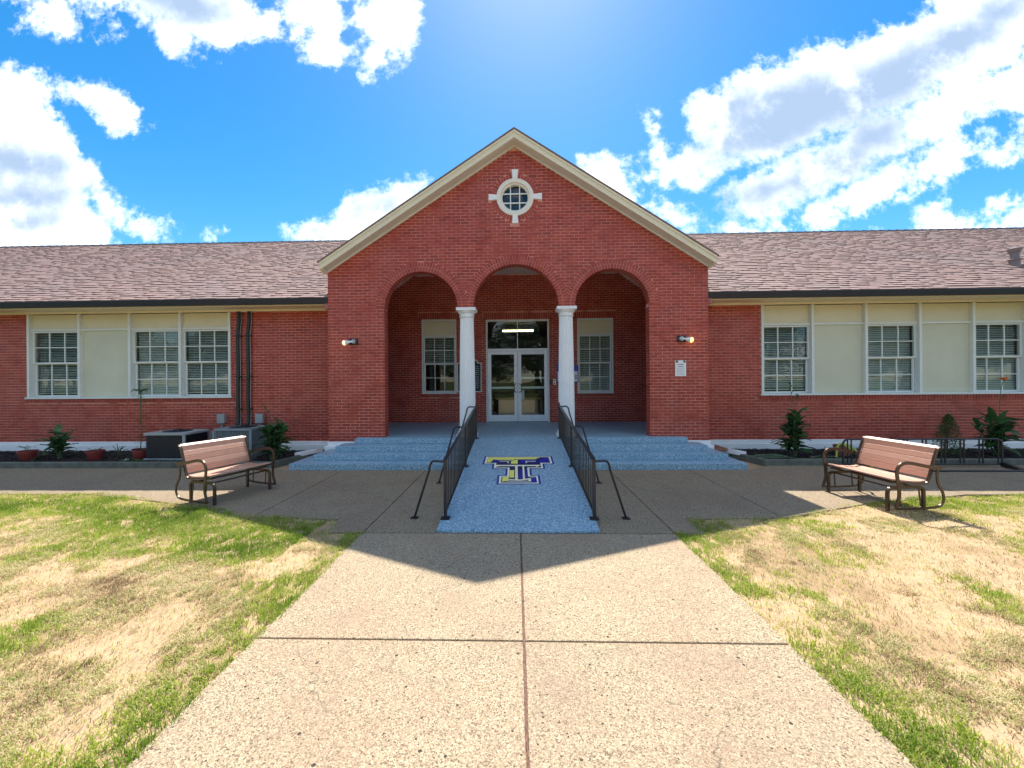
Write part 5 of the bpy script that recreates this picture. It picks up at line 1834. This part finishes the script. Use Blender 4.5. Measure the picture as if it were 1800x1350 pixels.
# tall thin stalk with a tuft in the tilted pot
tp = empty('tall_stalk_plant', (-8.30, 8.42, .27)); tag(tp, 'tall thin stalk with a leafy tuft in the tilted red pot', 'plant')
b = MB(); b.tube(smooth_path([(0, 0, 0), (.03, 0, .4), (.01, 0, .9), (.03, 0, 1.33)], 6), .009, 7); b.build('stalk', M['stem'], tp, smooth=True)
for k in range(12): place_leaf(tp, Vector((.03, 0, 1.32 - .012 * (k % 4))), k * .9, R(10 + 6 * (k % 4)), .62, rd, R(rd.uniform(-20, 20)))
b = MB()
for i in range(520):
    t = rd.uniform(.05, .93); a = rd.uniform(0, 6.28); q = .11 * math.sqrt(rd.random()) * (.6 + .6 * math.sin(t * 14) ** 2)
    m_ = Matrix.Translation((.02 + math.cos(a) * q, math.sin(a) * q, 1.32 * t)) @ Euler((rd.uniform(-1, 1), rd.uniform(-1, 1), rd.uniform(0, 6.3))).to_matrix().to_4x4()
    l_ = rd.uniform(.015, .035); k = len(b.v)
    for p in ((0, 0, 0), (l_ * .5, l_ * .22, 0), (l_, 0, 0), (l_ * .5, -l_ * .22, 0)): b.v.append(tuple(m_ @ Vector(p)))
    b.f.append((k, k + 1, k + 2, k + 3)); b.mi.append(0); b.t.append(0)
o = b.build('small_leaves', M['leaf2'], tp, fix=False); tag(o, kind='stuff')
r = empty('stone', (-8.33, 8.14, .08)); 
b = MB(); b.lathe([(.02, 0), (.045, .015), (.05, .035), (.03, .055), (.005, .06)], (0, 0, 0), 10); o = b.build('stone', M['white'], None, smooth=True); bpy.data.objects.remove(r); o.location = (-8.33, 8.14, .08); tag(o, 'small white stone in front of the tilted red pot', 'stone')
pot((6.98, 8.62, .075), .16, .24, 'terracotta pot behind the left end of the bicycle rack', M['terracotta'], group=None)

# low weeds in the beds
for (cx, cy, sp, n_, lab) in ((-8.22, 8.12, .22, 420, 'low green weed patch in front of the tilted red pot'), (5.0, 9.15, .16, 220, 'small weeds beside the right drain pipe'), (7.6, 9.25, .5, 260, 'sparse weeds against the white base behind the rack')):
    rd = random.Random(int(cx * 100)); b = MB()
    for i in range(n_):
        a = rd.uniform(0, 6.28); q = sp * math.sqrt(rd.random())
        m_ = Matrix.Translation((math.cos(a) * q, math.sin(a) * q * .5, rd.uniform(0, .06))) @ Euler((rd.uniform(-.8, .8), rd.uniform(-.8, .8), rd.uniform(0, 6.3))).to_matrix().to_4x4()
        l_ = rd.uniform(.018, .04); k = len(b.v)
        for p in ((0, 0, 0), (l_ * .5, l_ * .3, .004), (l_, 0, 0), (l_ * .5, -l_ * .3, .004)): b.v.append(tuple(m_ @ Vector(p)))
        b.f.append((k, k + 1, k + 2, k + 3)); b.mi.append(0); b.t.append(0)
    o = b.build('weeds', M['leaf2'], None, fix=False); o.location = (cx, cy, .08); tag(o, lab, 'weeds', kind='stuff')

# garden hoses
r = empty('garden_hose', (5.6, 8.4, .1)); tag(r, 'thin pale green hose lying coiled on the right bed', 'hose')
pts = []
for i in range(60):
    t = i / 59 * 2 * math.pi * 2.2; q = .26 + .05 * math.sin(t * .37)
    pts.append((5.32 + q * math.cos(t) * 1.2, 8.42 + q * math.sin(t) * .5, .10 + .004 * i / 6))
pts += [(5.75, 8.24, .10), (6.0, 8.22, .10), (6.15, 8.30, .10)]
for i in range(24):
    t = math.pi + i / 23 * 2 * math.pi * 1.1; pts.append((6.42 + .30 * math.cos(t), 8.34 + .14 * math.sin(t), .10))
b = MB(); b.tube(pts, .0075, 7); o = b.build('hose_tube', M['hose'], None, smooth=True); o.parent = r; o.matrix_parent_inverse = Matrix.Translation((-5.6, -8.4, -.1))
r = empty('garden_hose', (6.7, 8.3, .1)); tag(r, 'yellow green hose arching from the pot over the bed kerb', 'hose')
pts = smooth_path([(6.52, 8.20, .13), (6.55, 8.22, .30), (6.62, 8.24, .40), (6.74, 8.22, .38), (6.84, 8.12, .28), (6.90, 8.02, .18), (6.94, 7.98, .14), (6.95, 7.86, .05), (6.86, 7.80, .016)], 7)
b = MB(); b.tube(pts, .018, 8); o = b.build('hose_tube', M['yhose'], None, smooth=True); o.parent = r; o.matrix_parent_inverse = Matrix.Translation((-6.7, -8.3, -.1))
pts = smooth_path([(6.55, 8.22, .30), (6.60, 8.22, .395), (6.70, 8.20, .37), (6.80, 8.10, .24), (6.86, 7.96, .125)], 7)
b = MB(); b.tube(pts, .014, 8); o = b.build('hose_tube', M['yhose'], None, smooth=True); o.parent = r; o.matrix_parent_inverse = Matrix.Translation((-6.7, -8.3, -.1))


# ================================================================== lawn
def greenness(x, y):
    """0 dry, 1 lush"""
    g = vnoise(x, y, 1.5, 5, 11) * 1.5 - .64 + (vnoise(x, y, 6.0, 3, 14) - .5) * .5
    ax = np.abs(x)
    g = g + .38 * np.exp(-((ax - 1.85) / .38) ** 2)
    edge = pave_edge(x)
    left = x < 0
    g = g + np.where(left, .75 * np.clip(1.15 - np.abs(y - (edge - .55)) / .85, 0, 1) * (ax > 2.4) , .55 * np.clip(1.1 - (edge - y) / .62, 0, 1) * np.clip((ax - 3.4) / 1.2, 0, 1))
    g = g + np.where(left, .30 * np.exp(-((y - 1.6) / .8) ** 2 - ((x + 2.2) / .7) ** 2), .15 * np.exp(-((y - 1.7) / .9) ** 2) - .10)
    g = g - np.where(left, .10 * np.exp(-((y - 3.6) / 1.0) ** 2 - ((x + 4) / 1.6) ** 2), .22 * np.exp(-((y - 3.9) / 1.1) ** 2 - ((x - 4.2) / 1.3) ** 2))
    return g


def barrenness(x, y):
    b_ = (vnoise(x, y, 2.6, 6, 23) - .5) * 1.35 + .5
    return b_ + np.where(x > 0, .11 + .12 * np.exp(-((y - 3.6) / 1.4) ** 2 - ((x - 3.9) / 1.4) ** 2), 0.02)


def blades(name, n, kind, mat, label):
    # denser close to the viewer
    Y = 0.7 + (rng.random(n) ** 1.0) * 5.5
    half = np.minimum(1.45 * Y + 1.2, 9.5)
    side = np.where(rng.random(n) < .5, -1, 1)
    X = side * (1.76 + rng.random(n) * np.maximum(half - 1.76, .6))
    keep = rng.random(n) < np.clip((half - 1.76) / 7.0, .12, 1) * np.clip(1.9 - Y * .16, .6, 1.7) / 1.0
    X, Y = X[keep], Y[keep]
    ok = ~on_paving(X, Y)
    # a few blades creep over the edges
    creep = on_paving(X, Y) & (~on_paving(X * 1.02 + np.sign(X) * .02, Y - .045)) & (rng.random(len(X)) < .8)
    ok = ok | creep
    X, Y = X[ok], Y[ok]
    g = greenness(X, Y); br = barrenness(X, Y)
    clump = vnoise(X, Y, 14, 3, 31)
    rr_ = rng.random(len(X))
    if kind == 'green':
        p = np.clip((g - .06) * 2.1, .02, 1) * np.clip(1.25 - np.clip(br - .5, 0, 1) * 2.2 * (g < .3), 0, 1) * np.clip(clump * 2.6 - .6, .05, 1)
    else:
        p = np.clip(1.0 - (br - .47) * 4.5, .13, 1) * np.clip(1.1 - g * 1.0, .25, 1) * np.clip(clump * 2.4 - .45, .15, 1)
    k = rr_ < p
    X, Y, g = X[k], Y[k], g[k]
    m = len(X)
    ang = rng.random(m) * 2 * np.pi
    if kind == 'green':
        L = rng.uniform(.022, .05, m) * (.8 + .5 * np.clip(g, 0, 1)); lean = rng.uniform(.35, 1.25, m); wd = rng.uniform(.0016, .0032, m)
        tint = np.clip(1.0 - g * 1.05 + rng.normal(0, .18, m) - .05, 0, 1)
    else:
        L = rng.uniform(.015, .042, m); lean = rng.uniform(1.1, 1.55, m); wd = rng.uniform(.0012, .0026, m)
        tint = np.clip(rng.normal(.48, .2, m) + (vnoise(X, Y, 4.5, 5, 41) - .5) * 1.8, 0, .85)
        tint = np.where((g > -.25) & (rng.random(m) < .28 + .3 * np.clip(g + .1, 0, 1)), 1.0, tint)
    dxy = np.stack([np.cos(ang), np.sin(ang)], -1)
    perp = np.stack([-np.sin(ang), np.cos(ang)], -1)
    z0 = np.full(m, -.018) + (vnoise(X, Y, 0.9, 4, 3) - .5) * .05
    z0 = np.minimum(z0, -.006)
    base = np.stack([X, Y], -1)
    V_ = np.zeros((m, 5, 3))
    hmid = L * .55 * np.cos(lean * .6); omid = L * .55 * np.sin(lean * .6)
    htip = hmid + L * .45 * np.cos(lean * 1.25); otip = omid + L * .45 * np.sin(lean * 1.25)
    V_[:, 0, :2] = base - perp * wd[:, None]; V_[:, 1, :2] = base + perp * wd[:, None]
    V_[:, 2, :2] = base + dxy * omid[:, None] + perp * wd[:, None] * .8; V_[:, 3, :2] = base + dxy * omid[:, None] - perp * wd[:, None] * .8
    V_[:, 4, :2] = base + dxy * otip[:, None]
    V_[:, 0, 2] = z0; V_[:, 1, 2] = z0
    lift = .008 if kind != 'green' else .004
    V_[:, 2, 2] = z0 + hmid + lift; V_[:, 3, 2] = z0 + hmid + lift; V_[:, 4, 2] = z0 + np.maximum(htip, .006) + lift
    verts = V_.reshape(-1, 3)
    bi = (np.arange(m) * 5)[:, None]
    quads = bi + np.array([0, 1, 2, 3]); tris = bi + np.array([3, 2, 4])
    me = bpy.data.meshes.new(name)
    me.vertices.add(len(verts)); me.vertices.foreach_set('co', verts.ravel())
    loops = np.concatenate([quads, tris], axis=1).ravel()
    me.loops.add(len(loops)); me.loops.foreach_set('vertex_index', loops)
    starts = (np.arange(m)[:, None] * 7 + np.array([0, 4])).ravel()
    me.polygons.add(2 * m); me.polygons.foreach_set('loop_start', starts)
    me.update(calc_edges=True)
    a = me.attributes.new('tint', 'FLOAT', 'FACE'); a.data.foreach_set('value', np.repeat(tint, 2))
    me.materials.append(mat)
    o = bpy.data.objects.new(name, me); COL.objects.link(o)
    tag(o, label, 'grass', kind='stuff')
    print(name, m)
    return o


blades('grass', 800000, 'green', M['grass'], 'short green grass in patches on the lawn')
blades('dry_grass', 1000000, 'dry', M['straw'], 'dry straw coloured grass on the sandy lawn')

# ================================================================== trees across the street, behind the viewer (they show in the glass)
tree_me = []
for s in range(3):
    rd = random.Random(50 + s)
    b = MB()
    cl = [(rd.uniform(-3, 3), rd.uniform(-2.4, 2.4), rd.uniform(3.0, 8.5), rd.uniform(1.2, 2.3)) for _ in range(16)]
    for (cx, cy, cz, cr_) in cl:
        for i in range(950):
            d = Vector((rd.gauss(0, 1), rd.gauss(0, 1), rd.gauss(0, 1))).normalized() * cr_ * rd.uniform(.55, 1.08)
            m_ = Matrix.Translation((cx + d.x, cy + d.y, cz + d.z * .8)) @ Euler((rd.uniform(-1.2, 1.2), rd.uniform(-1.2, 1.2), rd.uniform(0, 6.3))).to_matrix().to_4x4()
            l_ = rd.uniform(.14, .28); k = len(b.v)
            for p in ((0, 0, 0), (l_ * .5, l_ * .35, 0), (l_, 0, 0), (l_ * .5, -l_ * .35, 0)): b.v.append(tuple(m_ @ Vector(p)))
            b.f.append((k, k + 1, k + 2, k + 3)); b.mi.append(0); b.t.append(0)
    o = b.build('crown', M['crown'], None, fix=False); tree_me.append(o.data); bpy.data.objects.remove(o)
b = MB(); b.tube([(0, 0, -.1), (.1, 0, 2), (0, .1, 4.5), (.1, .1, 7)], [.32, .25, .18, .06], 10)
for k in range(5):
    a = k * 1.3; b.tube([(0, 0, 2.6 + k * .5), (math.cos(a) * 1.2, math.sin(a) * 1.2, 4 + k * .5), (math.cos(a) * 2.1, math.sin(a) * 2.1, 5.6 + k * .4)], [.12, .08, .03], 7)
o = b.build('trunk', M['bark'], None, smooth=True); trunk_me = o.data; bpy.data.objects.remove(o)
rd = random.Random(9)
for k in range(22):
    x = -62 + k * 5.9 + rd.uniform(-1.5, 1.5); y = -30 + rd.uniform(-5, 5)
    r = empty('street_tree', (x, y, -.02), rd.uniform(0, 6)); tag(r, 'broad green tree across the street, mirrored in the window glass', 'tree', 'trees across the street')
    sc = rd.uniform(.85, 1.25); r.scale = (sc, sc, sc)
    share('crown', tree_me[k % 3], Matrix.Identity(4), r); share('trunk', trunk_me, Matrix.Identity(4), r)
